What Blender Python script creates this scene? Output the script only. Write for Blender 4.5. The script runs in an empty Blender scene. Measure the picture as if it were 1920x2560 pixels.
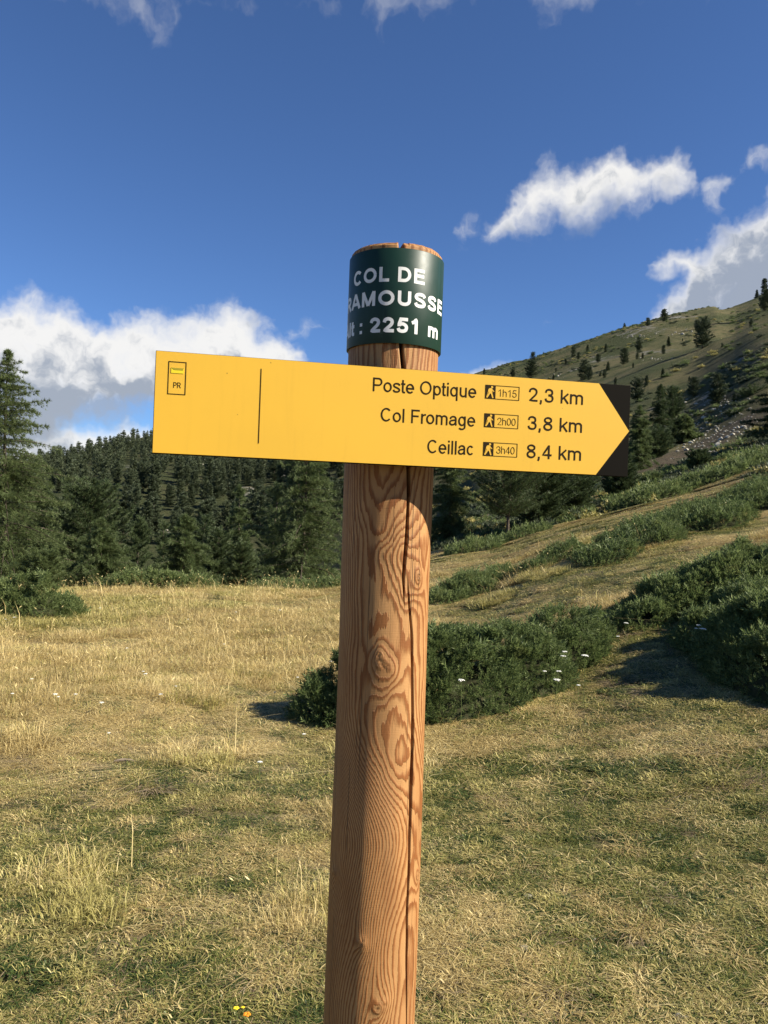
import bpy, bmesh, math, random
import numpy as np
from mathutils import Vector, Matrix

# ------------------------------------------------------------------ scene, camera, sky, sun
S = bpy.context.scene
C = S.collection
RNG = np.random.default_rng(7)
EYE = np.array([0.0, 0.0, 1.55])
FPX, ROLL, PITCH = 2000.0, math.radians(2.1), math.radians(0.26)
cR = np.array([math.cos(ROLL), 0, math.sin(ROLL)])
_u0 = np.array([-math.sin(ROLL), 0, math.cos(ROLL)])
_f0 = np.array([0, 1.0, 0])
cF = _f0*math.cos(PITCH) + _u0*math.sin(PITCH)
cU = _u0*math.cos(PITCH) - _f0*math.sin(PITCH)

cam = bpy.data.cameras.new('camera')
cam.sensor_fit = 'VERTICAL'
cam.sensor_height = 36.0
cam.lens = 36.0*FPX/2560.0
cam.clip_start, cam.clip_end = 0.05, 8000
camo = bpy.data.objects.new('camera', cam)
C.objects.link(camo)
camo.matrix_world = Matrix([[cR[0], cU[0], -cF[0], EYE[0]], [cR[1], cU[1], -cF[1], EYE[1]],
                            [cR[2], cU[2], -cF[2], EYE[2]], [0, 0, 0, 1]])
S.camera = camo

SUN_AZ = math.radians(105.0)     # clockwise from +Y
SUN_EL = math.radians(35.0)
SUN_DIR = Vector((math.sin(SUN_AZ)*math.cos(SUN_EL), math.cos(SUN_AZ)*math.cos(SUN_EL), math.sin(SUN_EL)))
sun = bpy.data.lights.new('sun', 'SUN')
sun.energy = 5.0
sun.angle = math.radians(0.53)
sun.color = (1.0, 0.92, 0.78)
suno = bpy.data.objects.new('sun', sun)
suno.rotation_euler = SUN_DIR.to_track_quat('Z', 'Y').to_euler()
C.objects.link(suno)

S.view_settings.view_transform = 'Standard'
S.view_settings.look = 'None'
S.view_settings.exposure = 1.12
SKY, CLOUD = .0545, .44     # sky strength and sunlit cloud radiance
S.view_settings.gamma = 1.0
S.view_settings.use_curve_mapping = False
S.cycles.use_denoising = True
S.cycles.max_bounces = 6
S.cycles.diffuse_bounces = 3
S.cycles.transparent_max_bounces = 4

def ray(px, py):
    """world direction through a point measured on the 1920 x 2560 photograph"""
    return cR*(px-960)/FPX + cU*(1280-py)/FPX + cF
def az_el(px, py):
    d = ray(px, py)
    return math.atan2(d[0], d[1]), math.atan2(d[2], math.hypot(d[0], d[1]))

def N(nt, typ, ins=None, **kw):
    n = nt.nodes.new(typ)
    for k, v in kw.items():
        setattr(n, k, v)
    if ins:
        for k, v in ins.items():
            s = n.inputs[k]
            if isinstance(v, bpy.types.NodeSocket):
                nt.links.new(v, s)
            else:
                s.default_value = v
    return n
def MT(nt, op, a, b=0.0, c=0.0, clamp=False):
    n = nt.nodes.new('ShaderNodeMath'); n.operation = op; n.use_clamp = clamp
    for i, v in enumerate((a, b, c)):
        if isinstance(v, bpy.types.NodeSocket): nt.links.new(v, n.inputs[i])
        else: n.inputs[i].default_value = v
    return n.outputs[0]
def SMOOTH(nt, v, lo, hi, a=0.0, b=1.0):
    n = N(nt, 'ShaderNodeMapRange', {'Value': v, 'From Min': lo, 'From Max': hi, 'To Min': a, 'To Max': b}, interpolation_type='SMOOTHSTEP')
    return n.outputs[0]
def MIXC(nt, fac, a, b, mode='MIX'):
    n = nt.nodes.new('ShaderNodeMix'); n.data_type = 'RGBA'; n.blend_type = mode; n.clamp_factor = True
    for i, v in ((0, fac), (6, a), (7, b)):
        if isinstance(v, bpy.types.NodeSocket): nt.links.new(v, n.inputs[i])
        elif i == 0: n.inputs[0].default_value = v
        else: n.inputs[i].default_value = (*v, 1.0)
    return n.outputs[2]

# cloud outlines as seen from the pass: (px, top py, bottom py), linear between the points; bottom above top = clear sky
NO = (0, 40)
LAY_A = [(-400, -30, -30), (195, -60, -40), (230, -60, 5), (285, -60, 22), (335, -60, 40), (356, 0, 92), (398, 8, 108), (432, 18, 78), (462, 30, -20), (880, 20, -20), (910, -60, 28), (965, -60, 52), (1035, -60, 36), (1120, -60, 0), (1150, 20, -30), (1290, 20, -30), (1330, -60, 30), (1400, -60, 30), (1480, -60, 0), (1500, 20, -40), (2300, 20, -40)]
LAY_B = [(-400, 735, 1220), (0, 745, 1210), (60, 738, 1180), (120, 750, 1125), (190, 768, 1092), (240, 795, 1078), (300, 790, 1064), (380, 782, 1040), (450, 790, 1020), (520, 780, 995), (585, 758, 990), (615, 786, 985), (650, 815, 985), (700, 835, 985), (735, 862, 975), (775, 915, 960), (800, 960, 930), (830, 990, 900),
         (1110, 600, 540), (1140, 566, 590), (1175, 545, 584), (1205, 582, 560), (1235, 548, 590), (1290, 476, 590), (1350, 424, 575), (1425, 420, 560), (1480, 396, 562), (1530, 368, 545), (1568, 374, 530), (1592, 424, 515), (1640, 402, 505), (1695, 390, 490), (1733, 408, 488), (1748, 452, 462), (1765, 446, 500), (1790, 438, 508), (1808, 446, 486), (1822, 480, 440),
         (1850, 440, 370), (1885, 382, 402), (1920, 368, 408), (2000, 362, 408), (2060, 420, 350), (2300, 430, 360)]
LAY_C = [(-400, 1060, 1500), (0, 1078, 1500), (110, 1066, 1500), (180, 1050, 1500), (235, 1072, 1500), (300, 1070, 1500), (340, 1058, 1500), (400, 1068, 1500), (600, 1085, 1500), (900, 1130, 1500), (1050, 1000, 1500), (1140, 950, 1400), (1180, 924, 1400), (1235, 905, 1400), (1280, 912, 1400), (1310, 950, 900),
         (1600, 690, 650), (1628, 660, 680), (1665, 642, 694), (1710, 628, 700), (1750, 632, 705), (1780, 690, 650), (2300, 690, 650)]
LAY_D = [(-400, 830, 790), (605, 830, 790), (622, 800, 812), (650, 792, 820), (680, 812, 812), (702, 832, 812), (720, 818, 838), (770, 806, 832), (792, 815, 808), (820, 850, 800), (1600, 820, 780), (1630, 762, 1300), (1665, 738, 1300), (1690, 712, 1300), (1720, 682, 1300), (1742, 636, 1300), (1762, 605, 1300), (1800, 572, 1300), (1850, 532, 1300), (1920, 478, 1300), (2100, 440, 1300), (2300, 520, 1300)]
AZ0, AZ1, EL0, EL1 = math.radians(-36), math.radians(36), -.2, .8
def build_world():
    w = bpy.data.worlds.new('World'); S.world = w; w.use_nodes = True
    w.cycles.sampling_method = 'MANUAL'; w.cycles.sample_map_resolution = 512
    nt = w.node_tree; nt.nodes.clear()
    tc = N(nt, 'ShaderNodeTexCoord')
    sep = N(nt, 'ShaderNodeSeparateXYZ', {0: tc.outputs['Generated']})
    az = MT(nt, 'ARCTAN2', sep.outputs[0], sep.outputs[1]); el = MT(nt, 'ARCSINE', sep.outputs[2])
    p = N(nt, 'ShaderNodeCombineXYZ', {0: az, 1: el, 2: 0.0}).outputs[0]
    warp = N(nt, 'ShaderNodeTexNoise', {'Vector': p, 'Scale': 26.0, 'Detail': 3.0, 'Roughness': .6}, noise_dimensions='2D')
    off = N(nt, 'ShaderNodeVectorMath', {0: warp.outputs['Color'], 1: (.5, .5, .5)}, operation='SUBTRACT')
    wv = N(nt, 'ShaderNodeVectorMath', {0: off.outputs[0], 1: (.036, .036, 0), 2: p}, operation='MULTIPLY_ADD').outputs[0]
    sw = N(nt, 'ShaderNodeSeparateXYZ', {0: wv}); waz, wel = sw.outputs[0], sw.outputs[1]
    fb = N(nt, 'ShaderNodeTexNoise', {'Vector': wv, 'Scale': 24.0, 'Detail': 7.0, 'Roughness': .56}, noise_dimensions='2D').outputs['Fac']
    fbs = MT(nt, 'SUBTRACT', fb, .5)
    # away from the picture the banks break up into scattered cumulus
    cov = N(nt, 'ShaderNodeTexNoise', {'Vector': tc.outputs['Generated'], 'Scale': 3.0, 'Detail': 2.0}).outputs['Fac']
    side = SMOOTH(nt, MT(nt, 'ABSOLUTE', az), .62, .80)
    gap = MT(nt, 'MULTIPLY', side, SMOOTH(nt, cov, .66, .54))
    t = N(nt, 'ShaderNodeMapRange', {'Value': waz, 'From Min': AZ0, 'From Max': AZ1}).outputs[0]
    sky = N(nt, 'ShaderNodeTexSky', sky_type='NISHITA')
    sky.sun_disc = False
    sky.sun_elevation = SUN_EL; sky.sun_rotation = SUN_AZ
    sky.altitude = 2250; sky.air_density = 1.0; sky.dust_density = .7; sky.ozone_density = 4.0
    col = N(nt, 'ShaderNodeVectorMath', {0: sky.outputs[0], 1: (SKY*.78, SKY*.96, SKY*1.20)}, operation='MULTIPLY').outputs[0]     # camera white balance
    # layer, edge softness top / bottom, density, noise, grey from / to (radians below the top)
    for lay, kt, kb, dens, amp, g0, g1 in ((LAY_A, .034, .030, .27, 2.4, .3, .6), (LAY_C, .016, .016, .90, 1.4, .03, .09), (LAY_B, .024, .034, .95, 1.75, .036, .100), (LAY_D, .026, .026, .88, 1.7, .002, .062)):
        cv = N(nt, 'ShaderNodeRGBCurve', {'Color': N(nt, 'ShaderNodeCombineColor', {0: t, 1: t, 2: t}).outputs[0]})
        for ch in (0, 1):
            c = cv.mapping.curves[ch]; pts = []
            for px, a, b in lay:
                q, e = az_el(px, (a, b)[ch])
                x = (q-AZ0)/(AZ1-AZ0)
                if 0 <= x <= 1: pts.append((x, min(1, max(0, (e-EL0)/(EL1-EL0)))))
            pts.sort()
            c.points[0].location = pts[0]; c.points[1].location = pts[-1]
            for q in pts[1:-1]: c.points.new(*q)
            for q in c.points: q.handle_type = 'VECTOR'
        cv.mapping.update()
        sc = N(nt, 'ShaderNodeSeparateColor', {0: cv.outputs[0]})
        top = MT(nt, 'MULTIPLY_ADD', sc.outputs[0], EL1-EL0, EL0); bot = MT(nt, 'MULTIPLY_ADD', sc.outputs[1], EL1-EL0, EL0)
        below = MT(nt, 'SUBTRACT', top, wel)
        d = MT(nt, 'MINIMUM', MT(nt, 'DIVIDE', below, kt), MT(nt, 'DIVIDE', MT(nt, 'SUBTRACT', wel, bot), kb))
        d = MT(nt, 'ADD', MT(nt, 'MAXIMUM', MT(nt, 'MINIMUM', d, 1.3), -1.5), MT(nt, 'MULTIPLY_ADD', fbs, amp, MT(nt, 'MULTIPLY', gap, -3.0)))
        alpha = MT(nt, 'MULTIPLY', SMOOTH(nt, d, -.38, 1.20), dens)
        gy = SMOOTH(nt, MT(nt, 'MULTIPLY_ADD', fbs, .17, below), g0, g1)
        cc = MIXC(nt, gy, (CLOUD*1.0, CLOUD*.985, CLOUD*.955), (CLOUD*.40, CLOUD*.445, CLOUD*.52))
        col = MIXC(nt, alpha, col, cc)
    b1 = N(nt, 'ShaderNodeBackground', {'Color': col, 'Strength': 1.0})
    N(nt, 'ShaderNodeOutputWorld', {0: b1.outputs[0]})
build_world()

# ------------------------------------------------------------------ helpers
def tag(o, label=None, cat=None, group=None, kind=None):
    if label: o['label'] = label
    if cat: o['category'] = cat
    if group: o['group'] = group
    if kind: o['kind'] = kind
    return o
def mesh_np(name, verts, faces, mats=(), smooth=False, mat_idx=None, attrs=None):
    """faces: (n,3) or (n,4) int array, or a list of such arrays"""
    me = bpy.data.meshes.new(name)
    verts = np.asarray(verts, np.float32)
    fl = faces if isinstance(faces, list) else [faces]
    fl = [np.asarray(f, np.int32) for f in fl if len(f)]
    nl = sum(f.size for f in fl); nf = sum(len(f) for f in fl)
    me.vertices.add(len(verts)); me.vertices.foreach_set('co', verts.ravel())
    me.loops.add(nl); me.loops.foreach_set('vertex_index', np.concatenate([f.ravel() for f in fl]))
    me.polygons.add(nf)
    tot = np.concatenate([np.full(len(f), f.shape[1], np.int32) for f in fl])
    st = np.concatenate([[0], np.cumsum(tot)[:-1]]).astype(np.int32)
    me.polygons.foreach_set('loop_start', st)
    try: me.polygons.foreach_set('loop_total', tot)
    except Exception: pass
    me.polygons.foreach_set('use_smooth', np.full(nf, bool(smooth)))
    if mat_idx is not None: me.polygons.foreach_set('material_index', np.asarray(mat_idx, np.int32))
    for m in mats: me.materials.append(m)
    if attrs:
        for k, v in attrs.items():
            a = me.attributes.new(k, 'FLOAT', 'POINT'); a.data.foreach_set('value', np.asarray(v, np.float32))
    me.update(calc_edges=True)
    return me
def obj(name, me, parent=None, loc=(0, 0, 0), rz=0.0, scale=1.0):
    o = bpy.data.objects.new(name, me); C.objects.link(o)
    o.location = loc; o.rotation_euler = (0, 0, rz)
    o.scale = (scale,)*3 if not hasattr(scale, '__len__') else scale
    if parent: o.parent = parent
    return o
def empty(name, loc=(0, 0, 0), rz=0.0):
    return obj(name, None, None, loc, rz)
def copy_tree(o, parent=None):
    c = o.copy(); C.objects.link(c); c.parent = parent
    for ch in list(o.children): copy_tree(ch, c)
    return c
class Snoise:
    """smooth 2-D noise made of random waves"""
    def __init__(self, seed, n=14, lo=.4, hi=3.0, ax=1.0, ay=1.0, fall=.7):
        r = np.random.default_rng(seed)
        f = np.exp(r.uniform(math.log(lo), math.log(hi), n)); a = r.uniform(0, 2*math.pi, n)
        self.kx, self.ky = f*np.cos(a)*ax, f*np.sin(a)*ay
        self.p = r.uniform(0, 6.28, n); self.w = f**-fall; self.w /= np.sqrt((self.w**2).sum()/2)
    def __call__(self, x, y):
        x = np.asarray(x, float); y = np.asarray(y, float); s = 0
        for a, b, p, w in zip(self.kx, self.ky, self.p, self.w): s = s + w*np.sin(a*x+b*y+p)
        return s
def smoothstep(a, b, x):
    t = np.clip((np.asarray(x, float)-a)/(b-a), 0, 1); return t*t*(3-2*t)
def new_mat(name):
    m = bpy.data.materials.new(name); m.use_nodes = True
    nt = m.node_tree; nt.nodes.clear()
    return m, nt, N(nt, 'ShaderNodeOutputMaterial')
def principled(name, col, rough=.6, spec=.5, noise=None, bump=None):
    m, nt, out = new_mat(name)
    b = N(nt, 'ShaderNodeBsdfPrincipled', {'Roughness': rough, 'Specular IOR Level': spec})
    b.inputs['Base Color'].default_value = (*col, 1)
    if noise:
        sc, col2 = noise
        tc = N(nt, 'ShaderNodeTexCoord')
        t = N(nt, 'ShaderNodeTexNoise', {'Vector': tc.outputs['Object'], 'Scale': sc, 'Detail': 6.0, 'Roughness': .65})
        nt.links.new(MIXC(nt, SMOOTH(nt, t.outputs['Fac'], .35, .68), col, col2), b.inputs['Base Color'])
        if bump:
            bp = N(nt, 'ShaderNodeBump', {'Height': t.outputs['Fac'], 'Strength': bump[0], 'Distance': bump[1]})
            nt.links.new(bp.outputs[0], b.inputs['Normal'])
    nt.links.new(b.outputs[0], out.inputs[0])
    return m
def leaf_mat(name, cols, transl=.25, rough=.55, world_noise=None):
    """cols: dark, mid, light; colour varies from leaf to leaf and plant to plant"""
    m, nt, out = new_mat(name)
    ge = N(nt, 'ShaderNodeNewGeometry'); oi = N(nt, 'ShaderNodeObjectInfo')
    r = MT(nt, 'ADD', MT(nt, 'MULTIPLY', ge.outputs['Random Per Island'], .75), MT(nt, 'MULTIPLY', oi.outputs['Random'], .25))
    cr = N(nt, 'ShaderNodeValToRGB', {0: r})
    e = cr.color_ramp.elements
    e[0].position = .1; e[0].color = (*cols[0], 1); e[1].position = .9; e[1].color = (*cols[2], 1)
    mid = e.new(.5); mid.color = (*cols[1], 1)
    col = cr.outputs[0]
    if world_noise:
        sc, other, lo, hi = world_noise
        t = N(nt, 'ShaderNodeTexNoise', {'Vector': ge.outputs['Position'], 'Scale': sc, 'Detail': 3.0})
        col = MIXC(nt, SMOOTH(nt, t.outputs['Fac'], lo, hi), col, other)
    d = N(nt, 'ShaderNodeBsdfPrincipled', {'Base Color': col, 'Roughness': rough, 'Specular IOR Level': .25})
    t = N(nt, 'ShaderNodeBsdfTranslucent', {'Color': col})
    mx = N(nt, 'ShaderNodeMixShader', {0: transl, 1: d.outputs[0], 2: t.outputs[0]})
    nt.links.new(mx.outputs[0], out.inputs[0])
    return m
def rot_from_dirs(d, roll):
    """(n,3) unit directions -> (n,3,3) matrices whose z column is d, rolled about it"""
    d = d/np.maximum(np.linalg.norm(d, axis=1, keepdims=True), 1e-9)
    up = np.where(np.abs(d[:, 2:3]) > .95, np.array([[1., 0, 0]]), np.array([[0, 0, 1.]]))
    x = np.cross(up, d); x /= np.linalg.norm(x, axis=1, keepdims=True)
    y = np.cross(d, x)
    c, s = np.cos(roll)[:, None], np.sin(roll)[:, None]
    return np.stack([c*x+s*y, -s*x+c*y, d], axis=2)
def scatter(pv, pf, pos, rot, scl):
    """instances a small prototype into one vertex / face array"""
    n, k = len(pos), len(pv)
    v = np.einsum('nij,kj->nki', rot, pv)*scl[:, None, None] + pos[:, None, :]
    f = pf[None]+(np.arange(n)*k)[:, None, None]
    return v.reshape(-1, 3), f.reshape(-1, pf.shape[1])
def tubes(paths, sides=4):
    """paths: list of (points (k,3), radii (k,)) -> verts, quads"""
    V, Fq, o = [], [], 0
    for P, R in paths:
        P = np.asarray(P, float); R = np.asarray(R, float)
        T = np.gradient(P, axis=0); M = rot_from_dirs(T, np.zeros(len(P)))
        a = np.arange(sides)/sides*2*math.pi
        ring = np.stack([np.cos(a), np.sin(a), 0*a], 1)
        v = np.einsum('nij,kj->nki', M, ring)*R[:, None, None]+P[:, None]
        V.append(v.reshape(-1, 3))
        k = len(P); i = np.arange(k-1)[:, None]*sides; j = np.arange(sides)[None]
        q = np.stack([i+j, i+(j+1) % sides, i+sides+(j+1) % sides, i+sides+j], -1).reshape(-1, 4)
        Fq.append(q+o); o += k*sides
    return np.concatenate(V), np.concatenate(Fq)

# ------------------------------------------------------------------ terrain
RAD = np.array([.01, 1, 4, 6, 8, 10, 12, 14, 16, 20, 25, 30, 45, 60, 85, 130])
COLS = {
    -180: [0]*8+[0, -.1, -.2, -.3, -.6, -1, -1.5, -2],
    -100: [0]*8+[-.02, -.2, -.5, -1, -2, -3, -4, -5],
    -50: [0]*8+[-.05, -.3, -1, -2, -4.5, -6.5, -8, -8],
    -26: [0]*8+[-.05, -.4, -1.2, -2.2, -5, -7, -9, -9],
    -16: [0]*8+[-.08, -.5, -1.4, -2.4, -5.2, -7.2, -9.5, -9.5],
    -6: [0]*7+[.02, 0, -.35, -1, -1.6, -3.5, -5, -6.5, -6],
    0: [0, 0, 0, 0, .02, .04, .08, .12, .15, .1, -.2, -.5, -1.2, -1.5, -1.5, 0],
    4: [0, 0, 0, 0, .04, .1, .18, .28, .34, .42, .3, .2, .1, .3, 1.5, 6],
    7: [0, 0, 0, .02, .08, .18, .3, .4, .5, .55, .55, .55, 1.2, 2.6, 5, 10],
    13.5: [0, 0, 0, .06, .2, .5, .75, .95, 1.1, 1.3, 1.45, 1.5, 2.4, 4.6, 8.5, 18],
    19.8: [0, 0, .02, .12, .4, .75, 1.05, 1.3, 1.5, 1.8, 2.1, 2.4, 3.6, 5.9, 9.8, 23],
    25.6: [0, 0, .03, .2, .55, .9, 1.2, 1.5, 1.75, 2.2, 2.8, 3.3, 5.2, 7.6, 13.5, 30],
    35: [0, 0, .05, .3, .8, 1.3, 1.8, 2.3, 2.7, 3.5, 4.3, 5, 8, 11.5, 19, 38],
    60: [0, 0, .1, .4, 1, 1.7, 2.4, 3, 3.6, 4.8, 6, 7.3, 11.5, 15.5, 23, 42],
    100: [0, 0, .1, .3, .8, 1.3, 1.9, 2.5, 3, 4, 5, 6, 9, 12, 17, 27],
    150: [0, 0, 0, 0, .1, .2, .3, .4, .5, .7, 1, 1.2, 2, 2.5, 3, 4],
    180: [0]*8+[0, -.1, -.2, -.3, -.6, -1, -1.5, -2],
}
# skyline of the two hills, measured: (px, py, distance of the crest)
CREST = [(-500, 1230, 420), (0, 1180, 420), (110, 1156, 425), (200, 1132, 430), (300, 1106, 440), (370, 1091, 450), (420, 1090, 455), (520, 1078, 460),
         (700, 1062, 460), (900, 1050, 450), (1050, 990, 410), (1186, 933, 370), (1257, 911, 360), (1333, 895, 355), (1450, 851, 352), (1561, 814, 355),
         (1652, 789, 360), (1688, 777, 362), (1760, 763, 368), (1789, 759, 370), (1797, 767, 372), (1806, 770, 375), (1840, 757, 385), (1890, 737, 390), (1920, 722, 395), (2300, 600, 420)]
_ca = np.array([math.degrees(az_el(a, b)[0]) for a, b, c in CREST])
_ct = np.array([math.tan(az_el(a, b)[1]) for a, b, c in CREST])
_cd = np.array([c for a, b, c in CREST], float)
_ca = np.concatenate([[-180, -100, -60], _ca, [70, 100, 140, 180]])
_ct = np.concatenate([[-.01, -.01, 0], _ct, [.33, .2, .04, -.01]])
_cd = np.concatenate([[500, 450, 420], _cd, [430, 450, 480, 500]])
TAZ = np.arange(-180, 180.01, .1)
TR = np.concatenate([[0.01], np.geomspace(.3, 3500, 420)])
def _table():
    ck = np.array(sorted(COLS)); cz = np.array([COLS[k] for k in ck], float)
    tab = np.zeros((len(TAZ), len(TR)))
    near = np.stack([np.interp(np.log(TR), np.log(RAD), row) for row in cz])       # columns x radii
    i = np.clip(np.searchsorted(ck, TAZ)-1, 0, len(ck)-2)
    t = ((TAZ-ck[i])/(ck[i+1]-ck[i]))[:, None]
    t = t*t*(3-2*t)*.5+t*.5
    nz = near[i]*(1-t)+near[i+1]*t
    k = np.hanning(25); k /= k.sum()
    nz = np.apply_along_axis(lambda r: np.convolve(np.pad(r, 12, 'edge'), k, 'valid'), 0, nz)
    k2 = np.hanning(15); k2 /= k2.sum()
    nz = np.apply_along_axis(lambda r: np.convolve(np.pad(r, 7, 'edge'), k2, 'valid'), 1, nz)
    z130 = nz[:, np.argmin(abs(TR-128))]
    rc = np.interp(TAZ, _ca, _cd); zc = EYE[2]+rc*np.interp(TAZ, _ca, _ct)
    f = np.clip((TR[None]-128)/(rc[:, None]-128), 0, None)
    kk = np.hanning(61); kk /= kk.sum(); zs = np.convolve(np.pad(zc, 30, 'edge'), kk, 'valid')
    far = z130[:, None]+(zs-z130)[:, None]*np.where(f < 1, .12*f**2+.88*f, 1-.55*(f-1)-.25*(f-1)**2)+(zc-zs)[:, None]*smoothstep(.80, 1, f)
    far = np.maximum(far, -160)
    b = smoothstep(100, 150, TR)[None]
    return nz*(1-b)+np.where(TR[None] < 100, nz, far)*b
TAB = _table()
_n1, _n2, _n3 = Snoise(3, 18, .05, .35), Snoise(4, 18, .6, 3.5), Snoise(5, 20, .02, .09)
_n4 = Snoise(15, 16, 4., 14.); _n5 = Snoise(16, 18, 14., 40.)
def ground_z(x, y):
    x = np.asarray(x, float); y = np.asarray(y, float)
    r = np.hypot(x, y); a = np.degrees(np.arctan2(x, y))
    fa = (a+180)/.1; ia = np.clip(fa.astype(int), 0, len(TAZ)-2); ta = fa-ia
    lr = np.log(np.maximum(r, .31)); fr = 1+(lr-math.log(.3))/(math.log(3500/.3)/419); ir = np.clip(fr.astype(int), 1, len(TR)-2); tr = np.clip(fr-ir, 0, 1)
    z = (TAB[ia, ir]*(1-ta)+TAB[ia+1, ir]*ta)*(1-tr)+(TAB[ia, ir+1]*(1-ta)+TAB[ia+1, ir+1]*ta)*tr
    z = z+_n2(x, y)*.025*smoothstep(1.5, 5, r)*(1-smoothstep(60, 120, r))
    z = z+_n4(x, y)*.006*(1-smoothstep(8, 16, r))+_n5(x, y)*.002*(1-smoothstep(5, 9, r))
    z = z+_n1(x, y)*.35*smoothstep(25, 80, r)
    crest_safe = 1-.75*smoothstep(250, 330, r)
    z = z+_n3(x, y)*2.0*smoothstep(110, 200, r)*crest_safe
    return z
def at(px, py_hint, Y):
    """ground point seen below photograph column px at forward distance Y"""
    d = ray(px, py_hint); x = d[0]/d[1]*Y
    return np.array([x, Y, float(ground_z(x, Y))])
def z_at(px, py, Y):
    d = ray(px, py); return EYE[2]+d[2]/d[1]*Y

def seg_dist(x, y, pts):
    best = np.full(np.shape(x), 1e9)
    for (ax, ay), (bx, by) in zip(pts[:-1], pts[1:]):
        dx, dy = bx-ax, by-ay
        t = np.clip(((x-ax)*dx+(y-ay)*dy)/(dx*dx+dy*dy), 0, 1)
        best = np.minimum(best, np.hypot(x-ax-t*dx, y-ay-t*dy))
    return best
PATH = [tuple(at(px, 1350, Y)[:2]) for px, Y in ((930, 13), (1060, 16), (1200, 19), (1350, 22), (1480, 24), (1600, 25.5), (1740, 28), (1830, 31))]
SOIL = [tuple(at(px, 1180, Y)[:2]) for px, Y in ((1590, 52), (1680, 58), (1780, 64), (1900, 70), (2100, 78))]
_nd = Snoise(21, 16, .5, 2.4); _nd2 = Snoise(22, 16, 1.5, 6.0); _nb = Snoise(23, 14, .8, 3.5)
def dryness(x, y):
    """1 = straw, 0 = green turf"""
    r = np.hypot(x, y)
    b = .56-.19*smoothstep(-.5, 1.2, x)*(1-smoothstep(9, 14, r))+.16*smoothstep(5, 12, r)*(x < 2)
    return np.clip(b+.27*_nd(x, y)+.16*_nd2(x, y), 0, 1)

def ground_material():
    m, nt, out = new_mat('meadow_soil')
    ge = N(nt, 'ShaderNodeNewGeometry'); P = ge.outputs['Position']
    def nz(sc, det=6.0, rough=.6): return N(nt, 'ShaderNodeTexNoise', {'Vector': P, 'Scale': sc, 'Detail': det, 'Roughness': rough}).outputs['Fac']
    dry = N(nt, 'ShaderNodeAttribute', attribute_name='dry').outputs['Fac']
    far = N(nt, 'ShaderNodeAttribute', attribute_name='far').outputs['Fac']
    rock = N(nt, 'ShaderNodeAttribute', attribute_name='rock').outputs['Fac']
    path = N(nt, 'ShaderNodeAttribute', attribute_name='path').outputs['Fac']
    soil = N(nt, 'ShaderNodeAttribute', attribute_name='soil').outputs['Fac']
    wood = N(nt, 'ShaderNodeAttribute', attribute_name='forest').outputs['Fac']
    near = MIXC(nt, SMOOTH(nt, MT(nt, 'ADD', dry, MT(nt, 'MULTIPLY', MT(nt, 'SUBTRACT', nz(9.0), .5), 1.2)), .3, .75), (.125, .125, .042), (.30, .23, .115))
    near = MIXC(nt, SMOOTH(nt, nz(26.0), .5, .72), near, (.11, .08, .045))
    near = MIXC(nt, SMOOTH(nt, nz(140.0, 4.0, .7), .46, .62), near, MIXC(nt, SMOOTH(nt, nz(60.0), .4, .6), (.30, .24, .11), (.05, .055, .020)))
    hill = MIXC(nt, SMOOTH(nt, nz(.045, 8.0, .68), .40, .62), (.066, .076, .030), (.145, .128, .062))
    hill = MIXC(nt, SMOOTH(nt, nz(.35, 7.0, .7), .48, .70), hill, (.058, .070, .028))
    hill = MIXC(nt, SMOOTH(nt, nz(1.3, 5.0, .7), .55, .75), hill, (.14, .12, .065))
    hill = MIXC(nt, MT(nt, 'MULTIPLY', wood, .85), hill, MIXC(nt, SMOOTH(nt, nz(.12, 7.0, .7), .45, .7), (.040, .050, .020), (.085, .080, .040)))
    col = MIXC(nt, far, near, hill)
    straw = MIXC(nt, SMOOTH(nt, nz(3.0), .4, .65), (.27, .20, .095), (.16, .13, .06))
    col = MIXC(nt, SMOOTH(nt, MT(nt, 'ADD', path, MT(nt, 'MULTIPLY', MT(nt, 'SUBTRACT', nz(1.5), .5), .9)), .35, .7), col, straw)
    earth = MIXC(nt, SMOOTH(nt, nz(.8), .4, .65), (.115, .09, .062), (.085, .078, .045))
    col = MIXC(nt, SMOOTH(nt, MT(nt, 'ADD', soil, MT(nt, 'MULTIPLY', MT(nt, 'SUBTRACT', nz(.5), .5), .9)), .35, .7), col, earth)
    rk = SMOOTH(nt, MT(nt, 'ADD', rock, MT(nt, 'MULTIPLY', MT(nt, 'SUBTRACT', nz(.22, 9.0, .75), .5), 1.8)), .5, .8)
    col = MIXC(nt, rk, col, MIXC(nt, SMOOTH(nt, nz(1.1, 6.0, .75), .4, .6), (.30, .29, .26), (.16, .15, .12)))
    b = N(nt, 'ShaderNodeBsdfPrincipled', {'Base Color': col, 'Roughness': .92, 'Specular IOR Level': .1})
    h = MT(nt, 'ADD', MT(nt, 'MULTIPLY', nz(75.0, 6.0, .7), .03), MT(nt, 'MULTIPLY', MT(nt, 'MULTIPLY', nz(.5, 9.0, .75), 2.6), far))
    bp = N(nt, 'ShaderNodeBump', {'Height': h, 'Strength': .8, 'Distance': 1.0})
    nt.links.new(bp.outputs[0], b.inputs['Normal']); nt.links.new(b.outputs[0], out.inputs[0])
    return m
ROCKS = [(1720, 1090, 100, 170, 60), (1840, 1060, 105, 90, 40), (1590, 838, 300, 90, 18), (1690, 830, 310, 60, 14), (1640, 900, 230, 60, 10), (1500, 915, 260, 60, 10),
         (1440, 925, 250, 40, 8), (560, 1150, 300, 60, 14), (330, 1200, 300, 50, 10), (610, 1230, 220, 60, 14), (430, 1335, 170, 60, 14), (700, 1190, 260, 40, 10), (520, 1390, 120, 50, 10)]
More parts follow.
